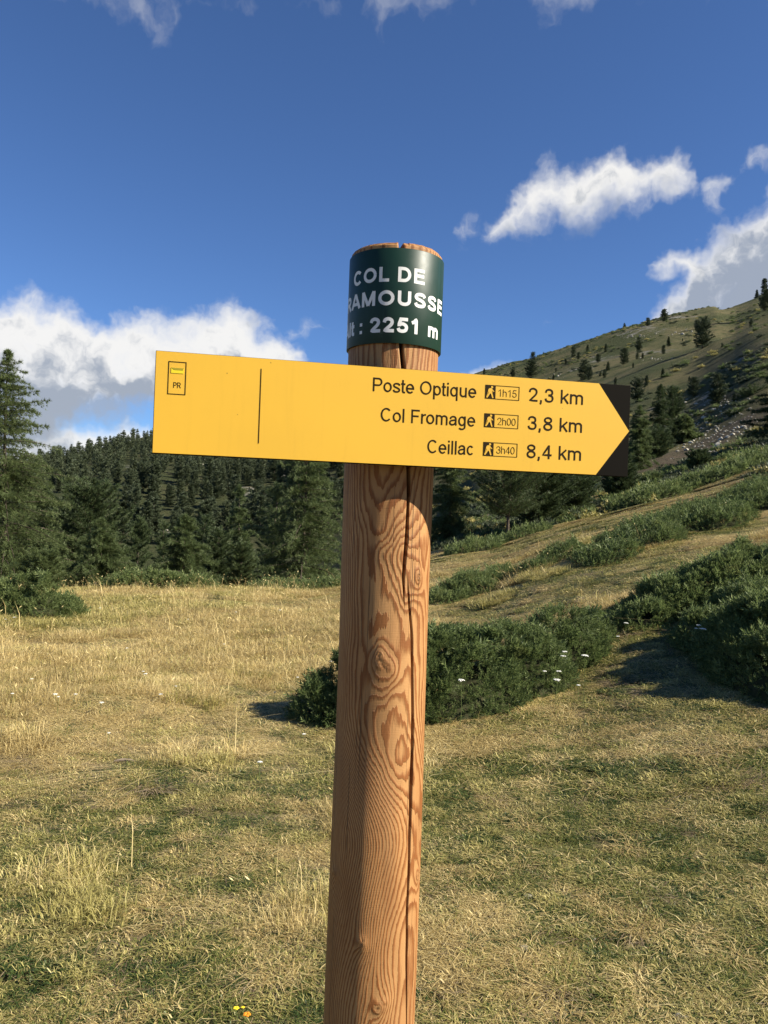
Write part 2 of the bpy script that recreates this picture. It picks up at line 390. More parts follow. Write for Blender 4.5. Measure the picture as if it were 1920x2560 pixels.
def build_ground():
    a = np.concatenate([np.arange(-180, -45, 3.0), np.arange(-45, -32, .6), np.arange(-32, 32, .16), np.arange(32, 45, .6), np.arange(45, 179, 3.0)])
    r = np.concatenate([np.geomspace(.25, 14, 150), np.geomspace(14.3, 140, 170), np.geomspace(141.5, 520, 210), np.geomspace(530, 1500, 24)])
    A, Rr = np.meshgrid(np.radians(a), r, indexing='ij')
    x, y = Rr*np.sin(A), Rr*np.cos(A); z = ground_z(x, y)
    na, nr = x.shape
    V = np.stack([x, y, z], -1).reshape(-1, 3)
    i = np.arange(na)[:, None]; j = np.arange(nr-1)[None]; i2 = (i+1) % na
    F = np.stack([i*nr+j, i2*nr+j, i2*nr+j+1, i*nr+j+1], -1).reshape(-1, 4)
    V = np.concatenate([V, [[0, 0, 0]]])
    cap = np.stack([np.full(na, len(V)-1), (np.arange(na)+1) % na*nr, np.arange(na)*nr], 1)
    X, Y = V[:, 0], V[:, 1]
    dd = (V-EYE)@np.stack([cR, cU, cF], 1)
    ppx = 960+FPX*dd[:, 0]/np.maximum(dd[:, 2], .1); ppy = 1280-FPX*dd[:, 1]/np.maximum(dd[:, 2], .1)
    rad = np.hypot(X, Y)
    rk = np.zeros(len(V))
    for px, py, Yd, hw, hh in ROCKS:     # rock outcrops as patches on the ground
        c = ray(px, py); c = c/c[1]*Yd; w = hw/FPX*Yd; l = Yd*.12
        rk = np.maximum(rk, np.exp(-((X-c[0])/w)**2-((Y-c[1])/l)**2))
    attrs = dict(dry=dryness(X, Y), far=smoothstep(18, 40, rad), forest=smoothstep(3, -2, np.degrees(np.arctan2(X, Y)))*smoothstep(25, 60, rad)*(1-.9*smoothstep(425, 445, rad)), rock=rk*.62,
                 path=np.exp(-(seg_dist(X, Y, PATH)/.9)**2), soil=np.exp(-(seg_dist(X, Y, SOIL)/3.5)**2))
    me = mesh_np('ground', V, [F, cap], [ground_material()], smooth=True, attrs=attrs)
    g = obj('ground', me); tag(g, kind='structure', label='dry alpine meadow rising to grassy and wooded hills')
    return g
build_ground()

# ------------------------------------------------------------------ lettering drawn with constant-width strokes
def _arc(cx, cy, rx, ry, a0, a1, n=None):
    n = n or max(6, int(abs(a1-a0)/12))
    t = np.radians(np.linspace(a0, a1, n+1)); return np.stack([cx+rx*np.cos(t), cy+ry*np.sin(t)], 1)
def _cr(pts, n=7):
    P = np.array(pts, float); Q = np.vstack([2*P[0]-P[1], P, 2*P[-1]-P[-2]]); out = []
    for i in range(1, len(Q)-2):
        t = np.linspace(0, 1, n, endpoint=False)[:, None]
        a, b, c, d = Q[i-1], Q[i], Q[i+1], Q[i+2]
        out.append(.5*((2*b)+(c-a)*t+(2*a-5*b+4*c-d)*t**2+(3*b-a-3*c+d)*t**3))
    return np.vstack(out+[P[-1:]])
ADV = dict(zip("PosteOpiquClFrmagck0123458h,RDELAMUSB: -", (.93, .777, .698, .388, .777, 1.086, .777, .31, .777, .777, 1.01, .31, .853, .465, 1.163, .777, .777, .698, .698,
           .777, .777, .777, .777, .777, .777, .777, .777, .388, 1.01, 1.01, .93, .777, .93, 1.163, 1.01, .93, .93, .388, .388, .4)))
BOX = dict(P=(.106, .87), o=(.05, .725), s=(.04, .66), t=(.03, .37), e=(.05, .725), O=(.06, 1.02), p=(.09, .73), i=(.093, .215), q=(.05, .68), u=(.09, .68), C=(.065, .965),
           l=(.093, .215), F=(.115, .80), r=(.09, .47), m=(.09, 1.07), a=(.05, .72), g=(.05, .68), c=(.055, .68), k=(.09, .69), h=(.09, .68), R=(.11, .98), D=(.11, .93), E=(.11, .86),
           L=(.1, .73), A=(.0, .93), M=(.105, 1.05), U=(.11, .90), S=(.065, .87), B=(.1, .87))
BOX.update({'2': (.04, .70), '3': (.06, .72), '8': (.055, .72), '4': (.02, .73), '1': (.15, .52), '0': (.06, .72), '5': (.05, .72), ',': (.11, .26), ':': (.12, .28), ' ': (.1, .2)})
def glyph(ch, w):
    l, r = BOX[ch]; h = w/2; x = .73
    L, R, W = l+h, r-h, r-l-w; cx = (l+r)/2
    def nb(pts, top=1.0, bot=0.0): return [(L+W*a, bot+h+(top-bot-w)*b) for a, b in pts]
    ell = lambda top, a0=0, a1=360: _arc(cx, top/2, W/2, top/2-h, a0, a1, 30)
    st = lambda X, a, b: np.array([(X, a), (X, b)])
    ln = lambda *p: np.array(p, float)
    Sp = [(1, .77), (.87, .94), (.5, 1), (.15, .93), (.04, .75), (.2, .6), (.5, .52), (.82, .41), (.98, .25), (.86, .07), (.5, 0), (.13, .06), (0, .25)]
    if ch in 'PRB':
        yb = .46 if ch != 'B' else .53
        ry = (1-h-yb)/2; bx = R-ry*(1.05 if ch != 'B' else 1.2)-(.06 if ch == 'R' else 0)
        out = [st(L, 0, 1), np.vstack([ln((L, 1-h)), _arc(bx, 1-h-ry, ry*1.05, ry, 90, -90), ln((L, yb))])]
        if ch == 'R': out.append(ln((bx-.05, yb), (R+.02, 0)))
        if ch == 'B': ry = (yb-h)/2; out.append(np.vstack([ln((L, yb)), _arc(R-ry*1.1, h+ry, ry*1.1, ry, 90, -90), ln((L, h))]))
        return out
    if ch in 'oO0': return [ell(1.0 if ch in 'O0' else x)]
    if ch in 's': return [_cr(nb(Sp, x))]
    if ch in 'S': return [_cr(nb(Sp, 1.0))]
    if ch == 't': return [_cr([(l+.14, .96), (l+.14, .6), (l+.14, .2), (l+.19, h+.01), (r, h)]), ln((l, x-h), (r, x-h))]
    if ch == 'e': return [np.vstack([ln((L, x*.5)), ln((R, x*.5)), ell(x, 4, 318)])]
    if ch in 'Cc': return [ell(1.0 if ch == 'C' else x, 42, 318)]
    if ch == 'p': return [st(L, -.29, x), ell(x)]
    if ch == 'q': return [st(R, -.29, x), ell(x)]
    if ch == 'g': return [st(R, -.05, x), ell(x), _arc(cx, -.06, W/2, .17, 0, -150)]
    if ch == 'i': return [st(cx, 0, x), st(cx, 1-w*1.05, 1)]
    if ch == 'l': return [st(cx, 0, 1)]
    if ch == 'u': return [np.vstack([ln((L, x)), _arc(cx, .26, W/2, .26-h, 180, 360)]), st(R, 0, x)]
    if ch == 'U': return [np.vstack([ln((L, 1)), _arc(cx, .36, W/2, .36-h, 180, 360), ln((R, 1))])]
    if ch == 'F': return [st(L, 0, 1), ln((L, 1-h), (r, 1-h)), ln((L, .52), (r-.08, .52))]
    if ch == 'E': return [st(L, 0, 1), ln((L, 1-h), (r-.02, 1-h)), ln((L, .53), (r-.05, .53)), ln((L, h), (r, h))]
    if ch == 'L': return [st(L, 0, 1), ln((L, h), (r, h))]
    if ch == 'D': return [st(L, 0, 1), np.vstack([ln((L, 1-h)), _arc(R-.36, .5, .36, .5-h, 90, -90, 16), ln((L, h))])]
    if ch == 'A': return [ln((L-.02, 0), (cx, 1.0)), ln((R+.02, 0), (cx, 1.0)), ln((l+.2, .31), (r-.2, .31))]
    if ch == 'M': return [st(L, 0, 1), st(R, 0, 1), ln((L, .98), (cx, .05)), ln((R, .98), (cx, .05))]
    if ch == 'r': return [st(L, 0, x), _arc(r-.02, x-h-.24, r-.02-L, .24, 180, 84)]
    if ch == 'h': return [st(L, 0, 1), np.vstack([_arc(cx, x-.27, W/2, .27-h, 180, 0), ln((R, 0))])]
    if ch == 'm':
        q = W/4; return [st(L, 0, x), np.vstack([_arc(L+q, x-.24, q, .24-h, 180, 0), ln((L+2*q, 0))]), np.vstack([_arc(L+3*q, x-.24, q, .24-h, 180, 0), ln((R, 0))])]
    if ch == 'a': return [_cr(nb([(.06, .70), (.2, .92), (.5, 1), (.8, .93), (.92, .72), (.92, .12), (1.02, -.06)], x)),
                          _cr(nb([(.92, .60), (.5, .55), (.12, .45), (0, .24), (.13, .05), (.4, 0), (.72, .1), (.92, .34)], x))]
    if ch == 'k': return [st(L, 0, 1), ln((L, .27), (R+.02, x)), ln((L+W*.36, .44), (R+.03, 0))]
    if ch == '2': return [np.vstack([_cr(nb([(0, .70), (.12, .91), (.48, 1), (.86, .91), (.97, .72), (.84, .5), (.42, .23), (.06, 0)])), ln((r, h))])]
    if ch == '3': return [_cr(nb([(0, .74), (.15, .94), (.48, 1), (.82, .93), (.93, .76), (.82, .59), (.40, .53)])), _cr(nb([(.40, .53), (.85, .46), (1, .27), (.86, .06), (.48, 0), (.12, .07), (0, .25)]))]
    if ch == '8': return [_arc(cx, .755, W*.45, .245-h, 0, 360, 24), _arc(cx, .275, W/2, .275-h*.9, 0, 360, 28)]
    if ch == '4': return [ln((L+W*.75, 0), (L+W*.75, 1.0)), ln((L+W*.75, .97), (L, .28), (r, .28))]
    if ch == '1': return [np.vstack([_cr([(l, .72), (l+.15, .80), (r-h, 1-.02)]), ln((r-h, 0))])]
    if ch == '5': return [np.vstack([ln((r-.03, 1-h), (L+.14, 1-h), (L+.03, .50)), _cr(nb([(.1, .47), (.3, .59), (.58, .61), (.9, .49), (1, .31), (.88, .08), (.5, 0), (.14, .06), (0, .25)]))[3:]])]
    if ch == ',': return [st(cx, 0, w*1.05), ln((cx+.01, 0), (cx-.05, -.16))]
    if ch == ':': return [st(cx, 0, w*1.05), st(cx, x-w*1.05, x)]
    return []
def text_mesh(txt, w, cap, x0, x1, base, mapper, lift=.0005, seg=.004, gapx=0.0):
    """strokes -> thin raised strips; ink spans x0..x1 at cap height `cap`; mapper(x, h, y) -> world rows"""
    strokes, cur = [], 0.0
    for ch in txt:
        for s in glyph(ch, w): strokes.append((np.asarray(s, float)+[cur, 0]))
        cur += ADV[ch]+gapx
    lo = BOX[txt[0]][0]; hi = cur-ADV[txt[-1]]-gapx+BOX[txt[-1]][1]
    sx = (x1-x0)/(hi-lo); V, F, o = [], [], 0
    for k, s in enumerate(strokes):
        P = (s-[lo, 0])*[sx, cap]+[x0, base]
        hw = np.array([w/2*(sx*.5+cap*.5)])[0]
        Q = [P[0]]
        for a, b in zip(P[:-1], P[1:]):
            n = max(1, int(np.linalg.norm(b-a)/seg))
            for i in range(1, n+1): Q.append(a+(b-a)*i/n)
        Q = np.array(Q); keep = np.concatenate([[True], np.linalg.norm(np.diff(Q, axis=0), axis=1) > 1e-6]); Q = Q[keep]
        T = np.gradient(Q, axis=0); d = np.diff(Q, axis=0); d /= np.linalg.norm(d, axis=1, keepdims=True)
        nm = np.stack([-d[:, 1], d[:, 0]], 1)
        nv = np.vstack([nm[:1], (nm[:-1]+nm[1:])/2, nm[-1:]]); nv /= np.maximum((nv**2).sum(1, keepdims=True), .45)
        A, B = Q+nv*hw, Q-nv*hw; hh = lift+k % 7*.00001; m = len(Q)
        rows = [mapper(A[:, 0], np.full(m, -.0006), A[:, 1]), mapper(A[:, 0], np.full(m, hh), A[:, 1]), mapper(B[:, 0], np.full(m, hh), B[:, 1]), mapper(B[:, 0], np.full(m, -.0006), B[:, 1])]
        V.append(np.vstack(rows)); i = np.arange(m-1)
        for a in range(3): F.append(np.stack([a*m+i, a*m+i+1, (a+1)*m+i+1, (a+1)*m+i], 1)+o)
        F.append(np.array([[0, m, 2*m, 3*m], [m-1, 4*m-1, 3*m-1, 2*m-1]])+o)
        o += 4*m
    return np.vstack(V), np.vstack(F)

def words(txt, w, cap, x0, x1, base, mapper, mat, parent, **kw):
    """one lettering object for each word of a line"""
    tot = sum(ADV[c] for c in txt); lo = BOX[txt[0]][0]; hi = tot-ADV[txt[-1]]+BOX[txt[-1]][1]; k = (x1-x0)/(hi-lo); cur = 0.0
    for wd in txt.split(' '):
        a = cur+BOX[wd[0]][0]; b = cur+sum(ADV[c] for c in wd[:-1])+BOX[wd[-1]][1]
        v, f = text_mesh(wd, w, cap, x0+(a-lo)*k, x0+(b-lo)*k, base, mapper, **kw)
        obj('lettering', mesh_np('lettering', v, f, [mat]), parent)
        cur += sum(ADV[c] for c in wd)+ADV[' ']

# ------------------------------------------------------------------ the signpost
PX, PY, PR = 0.00615, 1.363, 0.0762
Z0 = float(ground_z(PX, PY))
YAW = math.radians(11.5)
SN = np.array([math.sin(YAW), -math.cos(YAW)]); ST = np.array([math.cos(YAW), math.sin(YAW)])
OFF = PR+.0335
def on_board(s, h, z):
    s, h, z = np.broadcast_arrays(np.asarray(s, float), np.asarray(h, float), np.asarray(z, float))
    return np.stack([SN[0]*(OFF+h)+ST[0]*s, SN[1]*(OFF+h)+ST[1]*s, z-Z0], -1)
RB = PR+.0042
def on_band(x, h, z):
    th = np.asarray(x)/RB; r = RB+np.asarray(h)
    return np.stack([r*np.sin(th), -r*np.cos(th), np.asarray(z)-Z0], -1)

def wood_material():
    m, nt, out = new_mat('turned_larch_wood')
    uv = N(nt, 'ShaderNodeUVMap', uv_map='wood').outputs[0]
    grain = N(nt, 'ShaderNodeAttribute', attribute_name='grain').outputs['Fac']
    knot = N(nt, 'ShaderNodeAttribute', attribute_name='knot').outputs['Fac']
    deep = N(nt, 'ShaderNodeAttribute', attribute_name='deep').outputs['Fac']
    def nz(sx, sy, det=5.0, rough=.6, scale=1.0):
        mp = N(nt, 'ShaderNodeMapping', {'Vector': uv, 'Scale': (sx, sy, 1)})
        return N(nt, 'ShaderNodeTexNoise', {'Vector': mp.outputs[0], 'Scale': scale, 'Detail': det, 'Roughness': rough}).outputs['Fac']
    jag = MT(nt, 'MULTIPLY', MT(nt, 'SUBTRACT', nz(260, 16, 3.0), .5), .42)
    jag2 = MT(nt, 'MULTIPLY', MT(nt, 'SUBTRACT', nz(70, 11, 5.0, .65), .5), 1.25)
    f = MT(nt, 'FRACT', MT(nt, 'ADD', MT(nt, 'ADD', grain, jag), jag2))
    late = MT(nt, 'MULTIPLY', SMOOTH(nt, f, .38, .80), SMOOTH(nt, f, 1.0, .93))
    tone = nz(14, 3, 4.0)
    pale = MIXC(nt, SMOOTH(nt, tone, .35, .7), (.415, .222, .086), (.31, .150, .054))
    dark = MIXC(nt, SMOOTH(nt, nz(30, 6), .35, .7), (.200, .064, .014), (.150, .045, .010))
    col = MIXC(nt, MT(nt, 'MULTIPLY', late, .85), pale, dark)
    col = MIXC(nt, MT(nt, 'MULTIPLY', knot, .75), col, MIXC(nt, SMOOTH(nt, nz(160, 160), .4, .65), (.30, .15, .055), (.20, .085, .028)))
    col = MIXC(nt, SMOOTH(nt, nz(9, 1.4, 5.0), .48, .72, 0, .40), col, (.20, .12, .055))
    # fine drying checks running with the grain
    hair = SMOOTH(nt, nz(330, 3.0, 2.0, .5),   .635, .66)
    gate = SMOOTH(nt, nz(25, 2.0, 1.0), .46, .56)
    hair = MT(nt, 'MULTIPLY', hair, gate)
    col = MIXC(nt, MT(nt, 'MULTIPLY', hair, .75), col, (.05, .028, .014))
    col = MIXC(nt, deep, col, (.11, .042, .016))
    b = N(nt, 'ShaderNodeBsdfPrincipled', {'Base Color': col, 'Roughness': .62, 'Specular IOR Level': .25})
    chat = N(nt, 'ShaderNodeTexWave', {'Vector': N(nt, 'ShaderNodeMapping', {'Vector': uv, 'Scale': (8, 130, 1)}).outputs[0], 'Scale': 1.0, 'Distortion': 6.0, 'Detail': 3.0}, wave_type='BANDS', bands_direction='Y')
    h = MT(nt, 'ADD', MT(nt, 'MULTIPLY', late, .8), MT(nt, 'MULTIPLY', chat.outputs['Fac'], .09))
    h = MT(nt, 'SUBTRACT', h, MT(nt, 'MULTIPLY', hair, 1.5))
    h = MT(nt, 'ADD', h, MT(nt, 'MULTIPLY', nz(220, 24, 5.0, .7), .45))
    bp = N(nt, 'ShaderNodeBump', {'Height': h, 'Strength': .7, 'Distance': .0013})
    nt.links.new(bp.outputs[0], b.inputs['Normal']); nt.links.new(b.outputs[0], out.inputs[0])
    return m
def build_post(parent):
    zf = lambda y: 1.55+(1290-y)*.000644
    top = 1.995
    A = [(600, 3, 7.5), (870, 9.4, 7), (920, 12.5, 7), (1180, 23.5, 7.5), (1250, 25, 7.5), (1330, 25, 7), (1400, 23.5, 6.5), (1440, 22.7, 6), (1490, 24, 3), (1525, 25.6, .15), (1560, 27, .02), (2900, 45, .02)]
    B = [(560, 14, .02), (1200, 28, .02), (1440, 27.8, .05), (1470, 29, 3), (1540, 34.4, 5), (1600, 38.5, 6.5), (1700, 42, 8), (1850, 45, 8.5), (2000, 44.5, 8), (2150, 45.8, 7), (2300, 46.5, 6), (2450, 50, 4), (2560, 53, 3), (2900, 56, 2)]
    zr = np.concatenate([np.linspace(-.35, .70, 40), np.linspace(.71, top-.004, 520)])
    def track(T):
        z = np.array([zf(t[0]) for t in T])[::-1]
        return np.interp(zr, z, [t[1] for t in T][::-1]), np.interp(zr, z, [t[2]*.001/2 for t in T][::-1])
    wig = Snoise(31, 10, 20, 90)
    ta, wa = track(A); tb, wb = track(B)
    k = np.hanning(9); k /= k.sum(); sm = lambda q: np.convolve(np.pad(q, 4, 'edge'), k, 'valid')
    ta = np.radians(sm(ta)+.5*wig(zr, 0)); tb = np.radians(sm(tb)+.5*wig(zr, 7)); wa = sm(wa)*(1+.12*wig(zr, 3)); wb = sm(wb)*(1+.12*wig(zr, 9))
    wa = np.maximum(wa, 1e-5); wb = np.maximum(wb, 1e-5)
    cols, deeps = [], []
    def grp(c, w):
        for q, d in ((-1.6, 0), (-1.06, .0), (-.94, .0012), (-.55, .020), (0, .030), (.55, .020), (.94, .0012), (1.06, 0), (1.6, 0)):
            cols.append(c+q*w/PR); deeps.append(d*np.minimum(1, w/.0025))
    nl, nr = 110, 80
    eA = ta-1.6*wa/PR
    for i in range(nl):
        q = (i/nl)**.85; cols.append(-math.pi*.98+(eA+math.pi*.98)*q); deeps.append(0*zr)
    grp(ta, wa)
    mid0, mid1 = ta+1.6*wa/PR, tb-1.6*wb/PR
    for q in (.25, .5, .75): cols.append(mid0+(mid1-mid0)*q); deeps.append(0*zr)
    grp(tb, wb); eB = tb+1.6*wb/PR
    for i in range(1, nr): cols.append(eB+(math.pi*1.02-eB)*(i/nr)**1.2); deeps.append(0*zr)
    TH = np.stack(cols, 1); DE = np.stack(deeps, 1); nz_, nc = TH.shape
    Z = np.repeat(zr[:, None], nc, 1)
    # grain field
    n1 = Snoise(41, 14, 1.0, 4.0, 1.0, 2.2); n2 = Snoise(42, 12, 3., 9., 1.0, 3.0)
    low = smoothstep(1.25, 1.0, Z)
    th0 = np.radians(10)+.16*np.sin(Z*5.3+.6)+low*(1.05+.25*np.sin(Z*7.0))
    G = (13+5*low)*(1-np.cos(np.clip(TH-th0, -2.6, 2.6)))+1.0*n1(TH, Z*1.5)+.22*n2(TH*1.2, Z*2.5)-(Z-1)*(3.5-6.0*low)+1.5*np.sin(TH*1.5)
    knots = [(1043, 1441, .011, 1.8), (955, 1667, .017, 2.6), (900, 2362, .012, 1.8), (953, 2517, .014, 2.2), (1040, 2217, .010, 1.6), (838, 2200, .009, 1.5), (1000, 1395, .022, 3.2), (1010, 1880, .016, -1.0)]
    K = np.zeros_like(Z); bulge = np.zeros_like(Z)
    for i, (px, py, s, amp) in enumerate(knots):
        kt = math.asin(max(-.97, min(.97, (px-(993-.037*(py-640)))/113.))); kz = zf(py)
        dx = (TH-kt)*PR; dz = Z-kz
        dx = dx+.16*s*n2(TH*1.6, Z*4); dz = dz+.30*s*n2(TH*1.6+5, Z*4)
        G += amp*np.exp(-(dx/(1.25*s))**2-(dz/(2.2*s))**2)+.7*amp*np.exp(-(dx/(2.6*s))**2-(dz/(5.5*s))**2)
        if i < 6:
            rr = np.hypot(dx, dz*.9); G += 1.1*np.exp(-(rr/(.6*s))**2)
            K = np.maximum(K, 1-smoothstep(.55*s, .80*s, rr+.0012*n2(TH*9, Z*40)))
            bulge += .0022*np.exp(-(rr/(.9*s))**2)
            # star-shaped check inside the knot
            ang = np.arctan2(dz, dx)
            bulge -= .0015*np.exp(-(np.minimum(abs(np.sin(ang*1.0+i)), abs(np.sin(ang*1.5+.7*i)))*rr/.0011)**2)*(rr < .6*s)
    surf = PR*(1+.004*Snoise(44, 8, .8, 2.5)(TH*0+1, Z*6))+.0005*n1(TH*2, Z*2)+bulge
    Rr = surf-DE
    end = np.where(zr > top-.006, -.0016*(zr-(top-.006))/.002, 0)[:, None]
    Rr = Rr+end
    V = np.stack([Rr*np.sin(TH), -Rr*np.cos(TH), Z-Z0], -1).reshape(-1, 3)
    jag = .0012*np.random.default_rng(3).normal(size=nc).cumsum()*.25; jag -= np.linspace(jag[0], jag[-1], nc); jag = np.clip(jag, -.003, .001)
    V = V.reshape(nz_, nc, 3); V[-1, :, 2] += jag; V[-2, :, 2] += jag*.6
    rings = [V]; gs = [G]; ks = [K]; ds = [np.clip(DE/.006, 0, 1)]
    for q, dz in ((.975, .003), (.9, .0035), (.5, .0035), (.02, .0035)):
        last = V[-1].copy(); last[:, :2] *= q; last[:, 2] += dz*(1 if q > .95 else 1); rings.append(last[None]); gs.append(G[-1:]+(1-q)*30); ks.append(K[-1:]*0); ds.append(ds[0][-1:]*(q > .4))
    V = np.concatenate(rings); G = np.concatenate(gs); K = np.concatenate(ks); DD = np.concatenate(ds)
    nzz = len(V); i = np.arange(nzz-1)[:, None]; j = np.arange(nc)[None]; j2 = (j+1) % nc
    F = np.stack([i*nc+j, i*nc+j2, (i+1)*nc+j2, (i+1)*nc+j], -1).reshape(-1, 4)
    me = mesh_np('wooden_post', V.reshape(-1, 3), F, [wood_material()], smooth=True, attrs=dict(grain=G.ravel(), knot=K.ravel(), deep=DD.ravel()))
    uv = me.uv_layers.new(name='wood')
    THx = np.concatenate([TH, np.repeat(TH[-1:], 4, 0)]); Zx = np.concatenate([Z, np.full((4, nc), top)+np.array([.003, .01, .04, .07])[:, None]])
    co = np.stack([THx*PR, Zx], -1).reshape(-1, 2)
    uv.data.foreach_set('uv', co[F.ravel()].astype(np.float32).ravel())
    return obj('wooden_post', me, parent)
def poly_mesh(name, outline, front, back, mapper, mats):
    """flat polygon (n,2) given thickness between two offsets"""
    P = np.asarray(outline, float); n = len(P)
    V = np.vstack([mapper(P[:, 0], np.full(n, front), P[:, 1]), mapper(P[:, 0], np.full(n, back), P[:, 1])])
    me = bpy.data.meshes.new(name)
    faces = [list(range(n)), list(range(2*n-1, n-1, -1))]+[[i, i+n, (i+1) % n+n, (i+1) % n] for i in range(n)]
    me.from_pydata(V.tolist(), [], faces)
    for m in mats: me.materials.append(m)
    me.update(); return me
def rect(x0, x1, y0, y1): return [(x0, y0), (x1, y0), (x1, y1), (x0, y1)]
def frame_mesh(name, x0, x1, y0, y1, t, mapper, mat, lift=.0005):
    V, F, o = [], [], 0
    for q in (rect(x0, x1, y1-t, y1), rect(x0, x1, y0, y0+t), rect(x0, x0+t, y0+t, y1-t), rect(x1-t, x1, y0+t, y1-t)):
        P = np.array(q); a = mapper(P[:, 0], np.full(4, lift), P[:, 1]); b = mapper(P[:, 0], np.full(4, -.0006), P[:, 1])
        V.append(np.vstack([a, b])); F.append(np.array([[0, 1, 2, 3], [0, 4, 5, 1], [1, 5, 6, 2], [2, 6, 7, 3], [3, 7, 4, 0]])+o); o += 8
    return mesh_np(name, np.vstack(V), np.vstack(F), [mat])

def board_material(name, col, rough, spec=.35):
    m, nt, out = new_mat(name)
    tc = N(nt, 'ShaderNodeTexCoord')
    n1 = N(nt, 'ShaderNodeTexNoise', {'Vector': tc.outputs['Object'], 'Scale': 5.0, 'Detail': 5.0, 'Roughness': .6}).outputs['Fac']
    n2 = N(nt, 'ShaderNodeTexNoise', {'Vector': tc.outputs['Object'], 'Scale': 900.0, 'Detail': 2.0}).outputs['Fac']
    n3 = N(nt, 'ShaderNodeTexVoronoi', {'Vector': tc.outputs['Object'], 'Scale': 24.0, 'Randomness': 1.0}).outputs['Distance']
    c = MIXC(nt, SMOOTH(nt, n1, .3, .75), col, tuple(x*.94 for x in col))
    run = N(nt, 'ShaderNodeTexNoise', {'Vector': N(nt, 'ShaderNodeMapping', {'Vector': tc.outputs['Object'], 'Scale': (60, 60, 4)}).outputs[0], 'Scale': 1.0, 'Detail': 5.0, 'Roughness': .65}).outputs['Fac']
    c = MIXC(nt, SMOOTH(nt, run, .52, .80, 0, .22), c, tuple(x*.72 for x in col))
    c = MIXC(nt, MT(nt, 'MULTIPLY', SMOOTH(nt, n3, .034, .022), .65), c, tuple(x*.35 for x in col))
    b = N(nt, 'ShaderNodeBsdfPrincipled', {'Base Color': c, 'Roughness': MT(nt, 'MULTIPLY_ADD', n1, .15, rough), 'Specular IOR Level': spec})
    bp = N(nt, 'ShaderNodeBump', {'Height': n2, 'Strength': .10, 'Distance': .0004})
    nt.links.new(bp.outputs[0], b.inputs['Normal']); nt.links.new(b.outputs[0], out.inputs[0])
    return m
def band_material():
    m, nt, out = new_mat('green_enamel')
    tc = N(nt, 'ShaderNodeTexCoord')
    mp = N(nt, 'ShaderNodeMapping', {'Vector': tc.outputs['Object'], 'Scale': (90, 90, 3)})
    st = N(nt, 'ShaderNodeTexNoise', {'Vector': mp.outputs[0], 'Scale': 1.0, 'Detail': 4.0}).outputs['Fac']
    sc = N(nt, 'ShaderNodeTexNoise', {'Vector': tc.outputs['Object'], 'Scale': 40.0, 'Detail': 6.0, 'Roughness': .7}).outputs['Fac']
    c = MIXC(nt, SMOOTH(nt, st, .55, .8), (.006, .028, .018), (.014, .042, .032))
    b = N(nt, 'ShaderNodeBsdfPrincipled', {'Base Color': c, 'Roughness': MT(nt, 'MULTIPLY_ADD', sc, .20, .34), 'Specular IOR Level': .30})
    wv = N(nt, 'ShaderNodeTexNoise', {'Vector': tc.outputs['Object'], 'Scale': 14.0, 'Detail': 2.0}).outputs['Fac']
    bp = N(nt, 'ShaderNodeBump', {'Height': wv, 'Strength': .25, 'Distance': .004})
    nt.links.new(bp.outputs[0], b.inputs['Normal']); nt.links.new(b.outputs[0], out.inputs[0])
    return m

